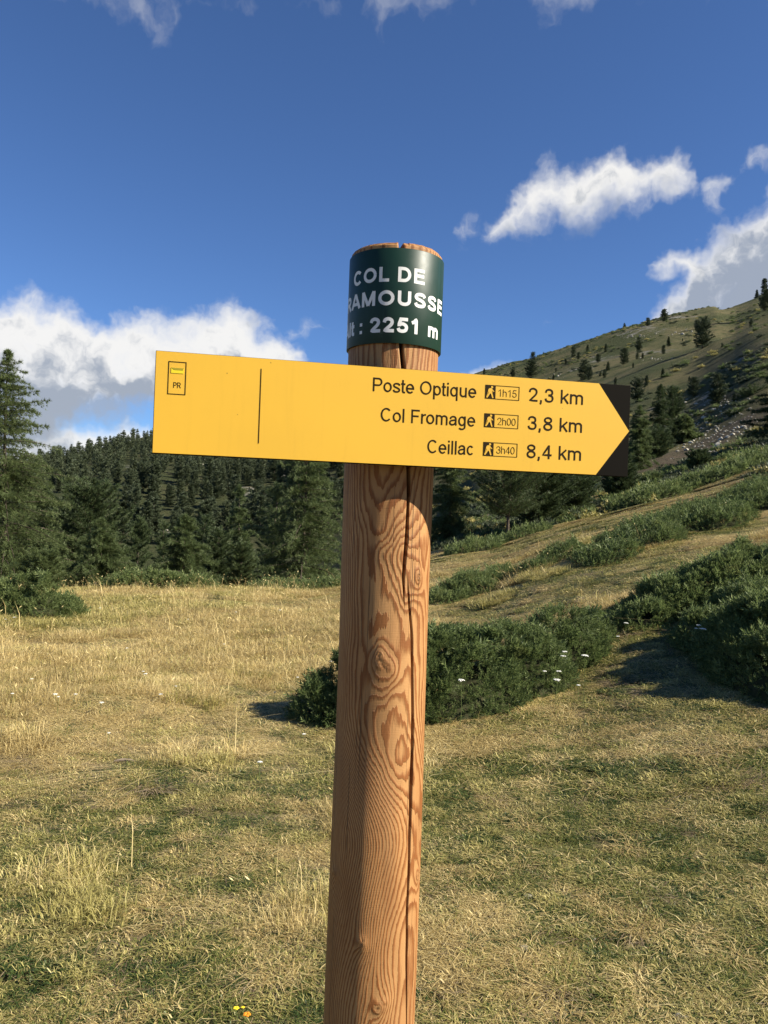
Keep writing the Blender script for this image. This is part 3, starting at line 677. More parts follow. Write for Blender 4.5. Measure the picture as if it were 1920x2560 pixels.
def build_signpost():
    root = empty('signpost', (PX, PY, Z0))
    tag(root, 'round wooden signpost with green name band and yellow hiking arrow board', 'signpost')
    build_post(root)
    M_yel = board_material('yellow_face', (.68, .398, .036), .45)
    M_blk = board_material('black_core', (.006, .005, .0035), .7, .06)
    M_ink = principled('engraved_ink', (.020, .0125, .004), .7, .1)
    M_wht = principled('white_letter', (.70, .70, .68), .6, .2)
    M_lem = principled('lemon_mark', (.70, .56, .015), .45)
    M_alu = principled('bracket_metal', (.45, .45, .44), .4)
    # green band round the top of the post
    a = np.linspace(-math.pi, math.pi, 145)[:-1]; prof = [(PR+.0012, 1.8276), (RB-.0003, 1.8272), (RB, 1.8278), (RB, 1.9802), (RB-.0003, 1.9808), (PR+.0012, 1.9806)]
    V = np.concatenate([np.stack([r*np.sin(a), -r*np.cos(a), np.full(len(a), z-Z0)], 1) for r, z in prof]); n = len(a)
    i = np.arange(len(prof)-1)[:, None]; j = np.arange(n)[None]
    F = np.stack([i*n+j, i*n+(j+1) % n, (i+1)*n+(j+1) % n, (i+1)*n+j], -1).reshape(-1, 4)
    me = mesh_np('name_band', V, F, [band_material()], smooth=True)
    band = obj('name_band', me, root); tag(band, 'dark green name band with white letters')
    try: me.shade_auto_smooth
    except Exception: pass
    band_mod = band.modifiers.new('edge', 'EDGE_SPLIT'); band_mod.split_angle = math.radians(50)
    d2x = lambda deg: math.radians(deg)*RB
    cz = lambda y: 1.55+(1290-y)*.000642
    for txt, a0, a1, yb in (('COL DE', -60.5, 34.8, 704), ('BRAMOUSSE', -101, 75, 763.5), ('Alt : 2251 m', -89, 63, 831)):
        words(txt, .205, .0240, d2x(a0), d2x(a1), cz(yb), on_band, M_wht, band, lift=.00008, seg=.002)
    # arrow board
    core = poly_mesh('direction_board', rect(-.3812, .3832, 1.6294, 1.7817), -.0008, -.0125, on_board, [M_blk])
    bd = obj('direction_board', core, root); tag(bd, 'yellow arrow board with black engraved destinations')
    bv = bd.modifiers.new('round', 'BEVEL'); bv.width = .0008; bv.segments = 2
    yf = poly_mesh('yellow_face', [(-.3803, 1.6306), (.3254, 1.6303), (.3824, 1.7055), (.3254, 1.7812), (-.3803, 1.7810)], 0, -.0010, on_board, [M_yel])
    obj('yellow_face', yf, bd)
    def line(txt, w, cap, x0, x1, base):
        words(txt, w, cap, x0, x1, base, on_board, M_ink, bd, lift=.0003)
    line('Poste Optique', .128, .0216, -.0536, .1146, 1.7430)
    line('Col Fromage', .128, .0216, -.0395, .1146, 1.6970)
    line('Ceillac', .128, .0216, .0374, .1140, 1.6513)
    line('2,3 km', .132, .0224, .2034, .2982, 1.7440)
    line('3,8 km', .132, .0224, .2034, .2982, 1.6980)
    line('8,4 km', .132, .0224, .2034, .2982, 1.6520)
    for top, t in ((1.7658, '1h15'), (1.7200, '2h00'), (1.6740, '3h40')):
        b0 = top-.0221
        fr = obj('time_box', frame_mesh('time_box', .1296, .1872, b0, top, .0007, on_board, M_ink), bd)
        obj('pictogram_panel', poly_mesh('pictogram_panel', rect(.1297, .1468, b0+.0001, top-.0001), .00045, -.0006, on_board, [M_ink]), bd)
        v, f = text_mesh(t, .085, .0118, .1518, .1826, b0+.0046, on_board, lift=.0003); obj('lettering', mesh_np('lettering', v, f, [M_ink]), bd)
        # walking figure with rucksack
        x0, y0 = .1297, b0
        W, Hh = .0171, .0221
        pts = [[(.62, .93), (.70, .91), (.74, .85), (.71, .79), (.63, .77), (.55, .80), (.53, .87), (.56, .92)],
               [(.52, .78), (.64, .75), (.70, .66), (.86, .54), (.82, .50), (.66, .58), (.60, .50), (.68, .38), (.80, .06), (.68, .05), (.56, .32), (.46, .40), (.34, .22), (.18, .05), (.08, .10), (.26, .30), (.36, .46), (.28, .52), (.26, .64), (.34, .74)]]
        bm = bmesh.new()
        for pl in pts:
            vs = [bm.verts.new(on_board(x0+a*W, .0009, y0+b*Hh)) for a, b in pl]; bm.faces.new(vs)
        me = bpy.data.meshes.new('hiker_pictogram'); bmesh.ops.triangulate(bm, faces=bm.faces[:]); bm.to_mesh(me); bm.free(); me.materials.append(M_yel)
        obj('hiker_pictogram', me, bd)
    # route badge and dividing line
    obj('route_badge', frame_mesh('route_badge', -.3622, -.3363, 1.7182, 1.7670, .0010, on_board, M_ink), bd)
    obj('route_mark', poly_mesh('route_mark', [(-.3582, 1.7497), (-.3404, 1.7497), (-.3396, 1.7576), (-.3581, 1.7576)], .0006, -.0005, on_board, [M_lem]), bd)
    obj('route_mark_shade', poly_mesh('route_mark_shade', [(-.3538, 1.7546), (-.3412, 1.7546), (-.3397, 1.7577), (-.3579, 1.7577)], .0009, .0005, on_board, [principled('shaded_lemon', (.32, .25, .01), .5)]), bd)  # shade along the mark's upper edge, painted as a darker lemon strip
    v, f = text_mesh('PR', .13, .0084, -.3541, -.3434, 1.7279, on_board, lift=.0003); obj('lettering', mesh_np('lettering', v, f, [M_ink]), bd)
    obj('divider_line', poly_mesh('divider_line', rect(-.2270, -.2258, 1.6524, 1.7655), .0005, -.0006, on_board, [M_ink]), bd)
    for z in (1.665, 1.745):
        br = poly_mesh('bracket', rect(-.03, .03, z-.012, z+.012), -.0120, -.036, on_board, [M_alu]); obj('bracket', br, root)
    return root
build_signpost()

# ------------------------------------------------------------------ plants: prototypes and generators
M_bark = principled('bark', (.060, .046, .035), .9, .1, noise=(6.0, (.10, .08, .065)))
M_larch = leaf_mat('larch_needles', ((.062, .090, .033), (.108, .145, .053), (.170, .205, .082)), .36)
M_pine = leaf_mat('pine_needles', ((.038, .058, .024), (.064, .092, .036), (.105, .135, .054)), .26)
M_farpine = leaf_mat('far_pine_needles', ((.042, .058, .030), (.064, .082, .042), (.098, .116, .058)), .15)
M_jun = leaf_mat('juniper_needles', ((.062, .092, .030), (.125, .168, .055), (.225, .265, .100)), .42, world_noise=(4.0, (.17, .19, .065), .56, .80))
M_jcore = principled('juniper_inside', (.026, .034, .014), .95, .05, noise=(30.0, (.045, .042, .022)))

def needle_proto(n, seed, spread=.6, width=.11, curl=0.0, along=False):
    """tuft of n thin triangles; along=True sets them along an axis like a twig"""
    r = np.random.default_rng(seed); V, F = [], []
    for i in range(n):
        az = i*2.39996+r.uniform(-.3, .3)
        if along:
            t = (i+.5)/n; base = np.array([0, 0, t*.72]); ln = (.42-.18*t)*r.uniform(.8, 1.2); sp = .95-.45*t
        else:
            base = np.zeros(3); ln = r.uniform(.75, 1.1); sp = spread*math.sqrt((i+.5)/n)*1.25
        d = np.array([math.sin(sp)*math.cos(az), math.sin(sp)*math.sin(az), math.cos(sp)])
        s = np.cross(d, [math.cos(az+1.2), math.sin(az+1.2), .3]); s /= np.linalg.norm(s)
        w = width*r.uniform(.8, 1.2)*(ln if not along else .55)
        V += [base+s*w/2+d*.05*ln, base-s*w/2+d*.05*ln, base+d*ln+np.array([0, 0, curl*ln])]
        F.append([3*i, 3*i+1, 3*i+2])
    return np.array(V), np.array(F)

def conifer(seed, H, R, kind='larch', nt=5000, tuft=.13, base=.06, tris=7, branches=110, wood=True):
    """returns crown and trunk meshes, base at the origin"""
    r = np.random.default_rng(seed)
    lean = r.normal(0, .012, 2)*H
    trunk_xy = lambda t: np.stack([lean[0]*t**2+.02*H*.3*np.sin(t*5+seed), lean[1]*t**2+.02*H*.3*np.cos(t*4+seed)], -1)
    t = np.sort(base+(1-base)*r.beta(1.0, 1.08, branches)**.96); t = np.clip(t, base, .995)
    q = (t-base)/(1-base)
    if kind == 'larch': prof = (1-q)**.68*(.55+.45*np.minimum(1, q/.08+.35)); a0, b0 = -.02, -.22
    elif kind == 'spruce': prof = (1-q)**.9; a0, b0 = -.30, .12
    else: prof = np.sqrt(np.clip(1-((q-.30)/.72)**2, 0.01, 1))*np.where(q < .3, .75+.25*q/.3, 1); a0, b0 = .12, .30
    L = R*prof*r.uniform(.62, 1.12, branches)+.02*H*(1-q)*.4+.03
    az = np.arange(branches)*2.39996+r.uniform(-.5, .5, branches)
    if kind == 'larch': L *= r.choice([.75, 1, 1.15], branches)
    a = a0+r.normal(0, .10, branches)+.45*q**2; b = b0+r.normal(0, .08, branches)
    def bpos(i, s):
        c = trunk_xy(t[i]); h = t[i]*H
        x = c[:, 0]+np.cos(az[i])*L[i]*s; y = c[:, 1]+np.sin(az[i])*L[i]*s
        return np.stack([x, y, h+L[i]*(a[i]*s+b[i]*s*s)], -1)
    p = L**1.2; p /= p.sum()
    bi = r.choice(branches, nt, p=p)
    s = 1-r.random(nt)**1.05*.96
    pos = bpos(bi, s)
    lat = r.normal(0, 1, nt)*.16*np.minimum(L[bi], R*.9)*(1.15-s)
    dirx = np.stack([np.cos(az[bi]), np.sin(az[bi]), a[bi]+2*b[bi]*s], -1)
    side = np.stack([-np.sin(az[bi]), np.cos(az[bi]), 0*s], -1)
    pos = pos+side*lat[:, None]
    if kind == 'larch': pos[:, 2] -= np.abs(r.normal(0, .05, nt))*np.minimum(1, L[bi])*1.2
    d = dirx*.8+side*np.sign(lat)[:, None]*.55+np.array([0, 0, .35 if kind == 'larch' else .75 if kind == 'pine' else .1])+r.normal(0, .32, (nt, 3))
    pv, pf = needle_proto(tris, seed, .75, .13 if wood else .30)
    # leading shoot
    k = max(4, nt//150); top = np.column_stack([np.repeat(trunk_xy(np.array([1.0])), k, 0), H*(1-.05*np.linspace(0, 1, k))])
    pos = np.vstack([pos, top]); d = np.vstack([d, np.column_stack([r.normal(0, .35, (k, 2)), np.ones(k)])])
    sc = tuft*r.uniform(.65, 1.25, len(pos))
    V, F = scatter(pv, pf, pos, rot_from_dirs(d, r.uniform(0, 6.28, len(pos))), sc)
    tt = np.linspace(0, 1, 9); tr = H*(.016 if kind != 'larch' else .011)
    paths = [(np.column_stack([trunk_xy(tt), tt*H*.985-.15*(tt == 0)]), tr*(1-tt)**.8+.004*H*.3+tr*.5*np.exp(-tt*25))]
    if wood:
        ss = np.linspace(0, 1, 5)
        for i in range(branches):
            paths.append((bpos(np.full(5, i), ss), (.006+.010*L[i])*(1-ss*.85)))
    tv, tf = tubes(paths[:1], 8 if wood else 5)
    if wood:
        bv, bf = tubes(paths[1:], 3); tf = np.vstack([tf, bf+len(tv)]); tv = np.vstack([tv, bv])
    return (V, F), (tv, tf)
LABELLED = set()
def tree(name, px, Y, top, kind, R, label, nt=5000, tuft=.13, base=.06, seed=None, branches=110, mat=None, group=None, pyh=1400, tris=7):
    p = at(px, pyh, Y); H = z_at(px, top, Y)-p[2]
    seed = seed or int(px*7+Y*13)
    (V, F), (tv, tf) = conifer(seed, H, R, kind, nt, tuft, base, tris, branches)
    root = empty(name, p); tag(root, label, 'tree', group)
    obj('trunk', mesh_np('trunk', tv, tf, [M_bark], smooth=True), root)
    obj('crown', mesh_np('crown', V, F, [mat or (M_larch if kind == 'larch' else M_pine)]), root)
    return root

# --- trees beyond the meadow, left of the post
LT, PT, ST_ = 'larch_tree', 'pine_tree', 'spruce_tree'
GL, GR = 'trees along the far edge of the meadow', 'trees on the bank right of the post'
tree(LT, 8, 19.5, 876, 'larch', 1.95, 'tall feathery larch at the left edge, highest tree against the clouds', 27500, .099, .04, branches=330, group=GL)
tree(LT, 95, 24, 1215, 'larch', 1.3, 'shorter larch close behind the tall larch on the left', 9300, .120, .03, branches=180, group=GL)
tree(PT, 222, 23, 1222, 'pine', 1.2, 'broad dark pine right of the tall left larch', 10850, .129, .02, branches=180, group=GL)
tree(LT, 252, 17.6, 1300, 'larch', .85, 'bright green young larch in front of the broad dark pine', 9300, .086, .02, branches=180, group=GL)
tree(PT, 112, 16.8, 1388, 'pine', .42, 'small pale pine sapling under the tall left larch', 3410, .086, .0, branches=90, mat=M_larch, group=GL)
tree(LT, 458, 21, 1290, 'larch', 1.15, 'pointed larch standing below the left half of the board', 10075, .099, .02, branches=180, group=GL)
tree(PT, 603, 18.6, 1364, 'pine', .36, 'small dark columnar pine at the far meadow edge', 4030, .086, .0, branches=105, group=GL)
tree(PT, 545, 27, 1330, 'pine', .62, 'low dark pine between the pointed larch and columnar pine', 4960, .112, .0, branches=120, group=GL)
tree(LT, 755, 24, 1105, 'larch', 2.1, 'wide yellow-green larch just left of the wooden post', 14725, .120, .03, branches=225, group=GL)
tree(LT, 592, 33, 1215, 'larch', 1.1, 'slender larch top rising behind the columnar pine', 6510, .138, .03, branches=150, group=GL)
tree(PT, 505, 40, 1295, 'pine', .8, 'dark pine rising behind the pointed larch', 4960, .172, .02, branches=120, group=GL)
tree(PT, 680, 40, 1215, 'pine', .85, 'dark pine half hidden behind the wide larch', 5580, .172, .02, branches=120, group=GL)
tree(PT, 345, 42, 1300, 'pine', .85, 'rounded dark pine behind the bright young larch', 4960, .172, .02, branches=120, group=GL)
tree(PT, 405, 52, 1305, 'pine', .8, 'distant dark pine left of the pointed larch', 4030, .206, .02, branches=120, group=GL)
# --- right of the post
tree(LT, 1120, 33, 1120, 'larch', 1.5, 'feathery larch just right of the post below the board', 8525, .129, .03, branches=180, group=GR)
tree(PT, 1268, 28, 1105, 'pine', 1.75, 'open pine with bare trunk foot and level branches beside the path', 8060, .129, .24, branches=105, group=GR)
tree(PT, 1340, 31, 1070, 'pine', 1.45, 'large bushy dark pine below the arrow point', 13950, .146, .02, branches=195, group=GR)
tree(PT, 1432, 33, 1110, 'pine', 1.0, 'upright pine leaning against the large bushy pine', 8060, .138, .02, branches=150, group=GR)
tree(PT, 1542, 36, 1150, 'pine', .85, 'compact pine under the black arrow tip', 7440, .138, .01, branches=150, group=GR)
tree(PT, 1618, 38, 1192, 'pine', .55, 'thin pine sapling right of the compact pine', 2325, .129, .04, branches=75, mat=M_larch, group=GR)
tree(PT, 1737, 42, 1135, 'pine', .62, 'narrow young pine standing at the end of the path', 3410, .146, .05, branches=90, group=GR)
tree(PT, 1812, 50, 1160, 'pine', .7, 'small sparse pine beside the bare earth strip', 1860, .172, .05, branches=60, group=GR)
tree(LT, 1588, 52, 1015, 'larch', 1.25, 'tall larch directly behind the arrow tip', 7440, .172, .03, branches=165, group=GR)
tree(LT, 1636, 72, 962, 'larch', 1.5, 'dark larch above and right of the arrow tip', 5580, .224, .03, branches=150, mat=M_pine, group=GR)
tree(PT, 1668, 76, 970, 'pine', 1.2, 'pine crown touching the dark larch near the arrow tip', 4030, .241, .03, branches=120, group=GR)
tree(PT, 1630, 60, 1082, 'pine', 1.35, 'rounded pine below the dark larch by the scree', 4960, .189, .02, branches=135, group=GR)
tree(LT, 1702, 76, 1038, 'larch', 1.55, 'green larch standing in front of the pale scree', 5890, .224, .03, branches=150, group=GR)
tree(PT, 1868, 84, 1028, 'pine', 1.75, 'wide pine at the right end of the scree', 4960, .258, .03, branches=135, group=GR)
tree(PT, 1832, 78, 1062, 'pine', 1.0, 'small pine left of the wide pine on the scree', 2480, .241, .03, branches=90, group=GR)
tree(ST_, 1965, 44, 770, 'spruce', 2.6, 'dark spruce cut by the right edge of the picture', 10075, .206, .05, branches=195, mat=M_pine, group=GR)

# --- small conifers on the open right slope and the wooded left hill
def hit(px, py, r0=50.0, r1=600.0):
    d = ray(px, py); d = d/math.hypot(d[0], d[1])
    rr = np.linspace(r0, r1, 2600); z = EYE[2]+rr*d[2]; g = ground_z(rr*d[0], rr*d[1])
    k = np.argmax(g > z)
    if g[k] <= z[k]: return None
    return np.array([rr[k]*d[0], rr[k]*d[1], g[k]]), rr[k]
FAR = []
for i in range(8):
    kind = ('pine', 'pine', 'pine', 'larch', 'pine', 'larch', 'pine', 'pine')[i]
    Rf = (.16, .20, .13, .18, .22, .14, .18, .24)[i]
    (V, F), (tv, tf) = conifer(900+i, 1.0, Rf, kind, (1500, 1700, 1400, 1500, 1800, 1400, 1200, 1800)[i], .062, .03, 5, 90, wood=False)
    FAR.append(mesh_np('pine_tree', np.vstack([V, tv]), [F, tf+len(V)], [M_farpine, M_bark], mat_idx=np.concatenate([np.zeros(len(F), int), np.ones(len(tf), int)])))
Z6 = [(257, 505, 30), (497, 440, 45), (490, 520, 80), (400, 515, 45), (697, 418, 50), (768, 390, 35), (723, 430, 35), (660, 455, 30), (858, 393, 38), (820, 445, 42), (948, 455, 75),
      (1020, 388, 60), (1013, 428, 30), (1040, 425, 30), (1143, 402, 40), (1168, 365, 45), (1237, 340, 14), (1065, 265, 38), (1145, 242, 55), (950, 265, 22), (750, 530, 92), (868, 485, 45), (852, 520, 40),
      (830, 512, 25), (993, 472, 25), (1308, 280, 42), (1352, 255, 28), (1433, 370, 22), (1575, 268, 36), (1603, 110, 38), (1640, 95, 60), (1138, 518, 45), (1058, 560, 50),
      (1015, 640, 110), (1290, 615, 90), (1405, 650, 135), (1510, 530, 30), (1270, 535, 25), (777, 530, 60), (600, 530, 28), (905, 560, 40), (1335, 375, 130), (1645, 190, 92), (550, 405, 12), (612, 490, 20), (1225, 660, 60), (1490, 640, 40)]
BIG = {(1335, 375): 'tallest lone pine high on the right slope', (1405, 650): 'large pine above the scree throwing a long shadow', (1645, 190): 'dark pine cut by the right edge near the crest',
       (490, 520): 'round bushy pine just above the board right of the post', (750, 530): 'dense pine just above the board beside the distances', (948, 455): 'dark upright pine in the middle of the open slope',
       (1145, 242): 'largest pine standing on the right hill crest', (1640, 95): 'pine on the crest in the upper right corner of the hill', (1015, 640): 'tall pine above the black arrow tip on the slope',
       (1290, 615): 'pine left of the long shadowed pine on the right slope', (1020, 388): 'slim pine right of the rocky patch on the slope'}
for i, (zx, zb, zh) in enumerate(Z6):
    px, py = 1080+zx/1.975, 680+zb/1.975
    h = hit(px, py+1)
    k = 0
    while h is None and k < 30: k += 1; h = hit(px, py+1+k)
    if h is None: continue
    p, rr = h; H = zh/1.975/FPX*rr*1.02
    w = 1.25 if (zx, zb) not in ((490, 520), (750, 530)) else 1.6
    o = obj('pine_tree', FAR[(i*5+2) % 8], None, (p[0], p[1], p[2]-.15), i*1.7, (H*w, H*w, H))
    tag(o, BIG.get((zx, zb), 'small dark pine dotted over the open grassy right slope'), 'tree', 'lone pines scattered over the right slope')
# wooded hill
rs = np.random.default_rng(77); pts = []
tries = 0
while len(pts) < 1000 and tries < 60000:
    tries += 1
    a = math.radians(rs.uniform(-27.5, 5.0)); r = math.sqrt(rs.uniform(150**2, 455**2))
    x, y = r*math.sin(a), r*math.cos(a)
    if a > math.radians(-1) and r > 260: continue
    if _n1(x*.35, y*.35) < -1.0 and rs.random() < .8: continue
    mind = 2.9+.004*r
    if any((x-q[0])**2+(y-q[1])**2 < mind**2 for q in pts): continue
    pts.append((x, y, r))
# trees along the left skyline
for px in np.arange(100, 372, 11.5):
    d = ray(px, 1120); a = math.atan2(d[0], d[1]); r = 400+rs.uniform(-14, 26); pts.append((r*math.sin(a), r*math.cos(a), r))
pts.sort(key=lambda q: q[2]+ (0 if q[2] < 385 else -120))
sv, sf = [], []; so = 0
NIND = 235
for i, (x, y, r) in enumerate(pts):
    z = float(ground_z(x, y)); H = rs.uniform(4.6, 8.2)*(.8 if rs.random() < .25 else 1)*(.85 if r > 380 else 1); k = int(rs.integers(8)); w = H*rs.uniform(.9, 1.3); rz = rs.uniform(0, 6.28)
    if i < NIND:
        o = obj('pine_tree', FAR[k], None, (x, y, z-.2), rz, (w, w, H))
        tag(o, 'dark conifer among the crowded trees of the wooded left hillside', 'tree', 'conifers of the wooded left hill')
    else:
        if so == 0 and not sv:
            (cv, cf), (tv, tf) = conifer(990, 1.0, .17, 'pine', 480, .085, .04, 4, 50, wood=False)
            (cv2, cf2), _ = conifer(991, 1.0, .15, 'larch', 480, .085, .04, 4, 50, wood=False)
        V, F = (cv, cf) if k % 3 else (cv2, cf2)
        c, s = math.cos(rz), math.sin(rz)
        q = V*[w, w, H]; q = np.stack([c*q[:, 0]-s*q[:, 1]+x, s*q[:, 0]+c*q[:, 1]+y, q[:, 2]+z-.2], 1)
        sv.append(q); sf.append(F+so); so += len(q)
tag(obj('distant_forest', mesh_np('distant_forest', np.vstack(sv), np.vstack(sf), [M_farpine])), 'far conifers filling in the wooded left hillside', 'forest', kind='stuff')

# --- junipers
JPV, JPF = needle_proto(15, 5, .7, .15, along=True)
def juniper(label, lobes, dens=900, size=.10, mat=None, hgt=1.0):
    """lobes: (px, Y, rx, ry, h)"""
    r = np.random.default_rng(int(lobes[0][0]*3+lobes[0][1]*11)+5)
    Lb = []
    for px, Y, rx, ry, h in lobes:
        p = at(px, 1500, Y); Lb.append((p[0], p[1], rx, ry, h*hgt))
    c0 = np.array([Lb[0][0], Lb[0][1]]); nse = Snoise(int(r.integers(999)), 16, 2.2, 9.0); nse2 = Snoise(int(r.integers(999)), 16, 9., 26.)
    def top(x, y):
        best = np.full(np.shape(x), -1.0)
        for a, b, rx, ry, h in Lb:
            rho = ((x-a)/rx)**2+((y-b)/ry)**2+.14*nse(x, y)
            best = np.maximum(best, np.where(rho < 1, h*np.sqrt(np.clip(1-rho, 0, 1))*(1+.10*nse(x*1.3, y*1.3)+.13*nse2(x, y)), -1))
        return best
    root = empty('juniper_shrub', (*c0, float(ground_z(*c0)))); tag(root, label, 'shrub', 'creeping junipers on the meadow and bank')
    org = np.array([*c0, float(ground_z(*c0))])
    P, D = [], []
    for a, b, rx, ry, h in Lb:
        n = int(dens*(rx*ry*math.pi+2.2*(rx+ry)*h))
        th = r.uniform(0, 6.28, n); ra = 1.12*np.sqrt(r.random(n))**.8
        x, y = a+rx*ra*np.cos(th), b+ry*ra*np.sin(th)
        m = top(x, y); ok = m > .0
        x, y, m = x[ok], y[ok], m[ok]
        e = .02; gx = (top(x+e, y)-top(x-e, y))/(2*e); gy = (top(x, y+e)-top(x, y-e))/(2*e)
        g = np.clip(np.stack([gx, gy], 1), -4, 4); nrm = np.column_stack([-g, np.ones(len(x))]); nrm /= np.linalg.norm(nrm, axis=1, keepdims=True)
        depth = r.random(len(x))**2*.10
        # steep flanks need points all the way down
        dropz = np.where(np.linalg.norm(g, axis=1) > 1.2, r.random(len(x))*m, 0)
        z = ground_z(x, y)+m-depth*.8-dropz
        z = np.maximum(z, ground_z(x, y)+.01)
        P.append(np.stack([x, y, z], 1)-nrm*[1, 1, 0]*depth[:, None]); D.append(nrm*.9+np.array([0, 0, .3])+r.normal(0, .5, (len(x), 3)))
    P = np.vstack(P)-org; D = np.vstack(D)
    s = size*r.uniform(.6, 1.35, len(P))*np.where(r.random(len(P)) < .05, 1.8, 1)
    V, F = scatter(JPV, JPF, P, rot_from_dirs(D, r.uniform(0, 6.28, len(P))), s)
    obj('foliage', mesh_np('foliage', V, F, [mat or M_jun]), root)
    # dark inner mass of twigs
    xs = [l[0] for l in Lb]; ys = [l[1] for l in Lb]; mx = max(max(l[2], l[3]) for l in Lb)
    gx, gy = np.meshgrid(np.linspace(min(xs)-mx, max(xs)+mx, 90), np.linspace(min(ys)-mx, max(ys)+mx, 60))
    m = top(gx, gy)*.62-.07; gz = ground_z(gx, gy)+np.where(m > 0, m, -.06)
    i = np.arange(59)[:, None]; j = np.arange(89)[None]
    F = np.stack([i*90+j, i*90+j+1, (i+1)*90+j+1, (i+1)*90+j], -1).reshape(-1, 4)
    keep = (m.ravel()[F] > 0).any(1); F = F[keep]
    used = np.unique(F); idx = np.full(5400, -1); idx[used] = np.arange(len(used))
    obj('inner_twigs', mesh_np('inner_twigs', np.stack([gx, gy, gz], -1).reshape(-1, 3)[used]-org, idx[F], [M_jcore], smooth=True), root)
    return root
juniper('wide low juniper right behind the wooden post', [(835, 6.15, .30, .27, .26), (960, 6.2, .50, .45, .44), (1100, 6.5, .72, .62, .53), (1250, 7.0, .70, .58, .52), (1390, 7.6, .50, .42, .44), (1475, 7.9, .28, .26, .26)], 2100, .078)
juniper('large juniper mound at the right edge behind the nearest shrub', [(1600, 8.3, .42, .40, .24), (1690, 8.5, .5, .5, .33), (1800, 8.6, .6, .6, .42), (1930, 8.6, .75, .7, .50), (2100, 8.7, .9, .8, .5)], 1700, .085)
juniper('nearest bushy juniper cut by the right edge of the picture', [(1800, 7.2, .40, .45, .30), (1880, 6.8, .50, .6, .42), (1900, 7.6, .5, .6, .45), (1970, 6.4, .6, .65, .50), (2080, 6.1, .8, .8, .58)], 2100, .078)
juniper('long juniper mat stretching up the bank on the right', [(1505, 12.6, .55, .6, .24), (1600, 13.6, .8, 1.0, .30), (1720, 15, 1.0, 1.3, .34), (1850, 16.8, 1.2, 1.6, .38), (1970, 18.5, 1.4, 1.8, .4), (2100, 19.5, 1.5, 2, .4)], 750, .115)
juniper('small round juniper left of the long juniper mat', [(1330, 13.2, .35, .35, .2), (1395, 13.6, .42, .4, .26)], 1000, .10)
juniper('small juniper mat next to the post below the path', [(1120, 12.8, .38, .4, .2), (1180, 13.2, .42, .5, .28), (1245, 13.6, .36, .4, .27)], 1000, .10)
juniper('dense juniper at the left edge of the meadow', [(-40, 10.8, .7, .6, .50), (60, 10.8, .6, .5, .44), (140, 10.9, .40, .4, .25)], 1400, .09)
juniper('low juniper strip along the far left meadow edge', [(310, 15.6, .6, .4, .24), (400, 15.6, .6, .4, .28), (470, 15.7, .5, .35, .2)], 600, .13)
juniper('low juniper by the foot of the wide larch', [(700, 16.5, .6, .4, .22), (790, 16.8, .6, .4, .22)], 500, .13)
juniper('juniper mat on the dark bank beyond the path', [(1620, 30, 1.6, 1.5, .45), (1760, 31, 1.8, 1.6, .5), (1900, 32, 2.2, 1.8, .5)], 130, .24)
juniper('juniper patch under the open pine', [(1180, 24, 1.0, 1.0, .3), (1290, 25, 1.0, .9, .3)], 200, .2)

# ------------------------------------------------------------------ meadow grass (one uncountable mass of instanced tufts)
M_straw = leaf_mat('straw', ((.28, .20, .070), (.53, .41, .170), (.74, .61, .30)), .30, .5)
M_green = leaf_mat('green_blades', ((.095, .115, .026), (.180, .190, .046), (.31, .280, .088)), .35, .45, world_noise=(1.3, (.40, .33, .13), .50, .76))
M_lime = leaf_mat('yellow_green_blades', ((.23, .21, .060), (.39, .345, .115), (.56, .48, .19)), .30, .45)
M_dark = leaf_mat('dark_green_leaves', ((.030, .050, .012), (.055, .085, .020), (.110, .135, .036)), .30, .45)
M_brown = leaf_mat('withered_litter', ((.11, .080, .045), (.21, .155, .088), (.34, .27, .17)), .1, .7)
def tuft(seed, n, rad, h0, h1, width, lean, head=0.0, flat=0.0):
    r = np.random.default_rng(seed); V, F = [], []
    for i in range(n):
        a = r.uniform(0, 6.28); q = rad*math.sqrt(r.random()); b = np.array([q*math.cos(a), q*math.sin(a), -.004])
        h = r.uniform(h0, h1); ld = a+r.normal(0, .9); ln = abs(r.normal(lean, lean*.5))+flat*r.random()
        L = np.array([math.cos(ld), math.sin(ld), 0])
        m = b+L*h*ln*.35+np.array([0, 0, h*.62/(1+flat*1.5)]); t = b+L*h*ln+np.array([0, 0, h*(1-.25*min(ln, 1.6))/(1+flat*2.5)])
        s = np.array([math.cos(ld+1.57+r.normal(0, .5)), math.sin(ld+1.57+r.normal(0, .5)), 0])*width*r.uniform(.7, 1.3)/2
        k = len(V)
        V += [b-s, b+s, m-s*.8, m+s*.8, t]; F += [[k, k+1, k+3], [k, k+3, k+2], [k+2, k+3, k+4]]
        if head:
            d = t-m; d /= np.linalg.norm(d); hl = head*r.uniform(.7, 1.2)
            sd = np.cross(d, [math.cos(a), math.sin(a), .2]); sd /= np.linalg.norm(sd); k = len(V)
            V += [t-d*hl*.4, t+sd*width*1.5+d*hl*.1, t-sd*width*1.5+d*hl*.1, t+d*hl*.6]; F += [[k, k+1, k+2], [k+1, k+3, k+2]]
    return np.array(V), np.array(F)
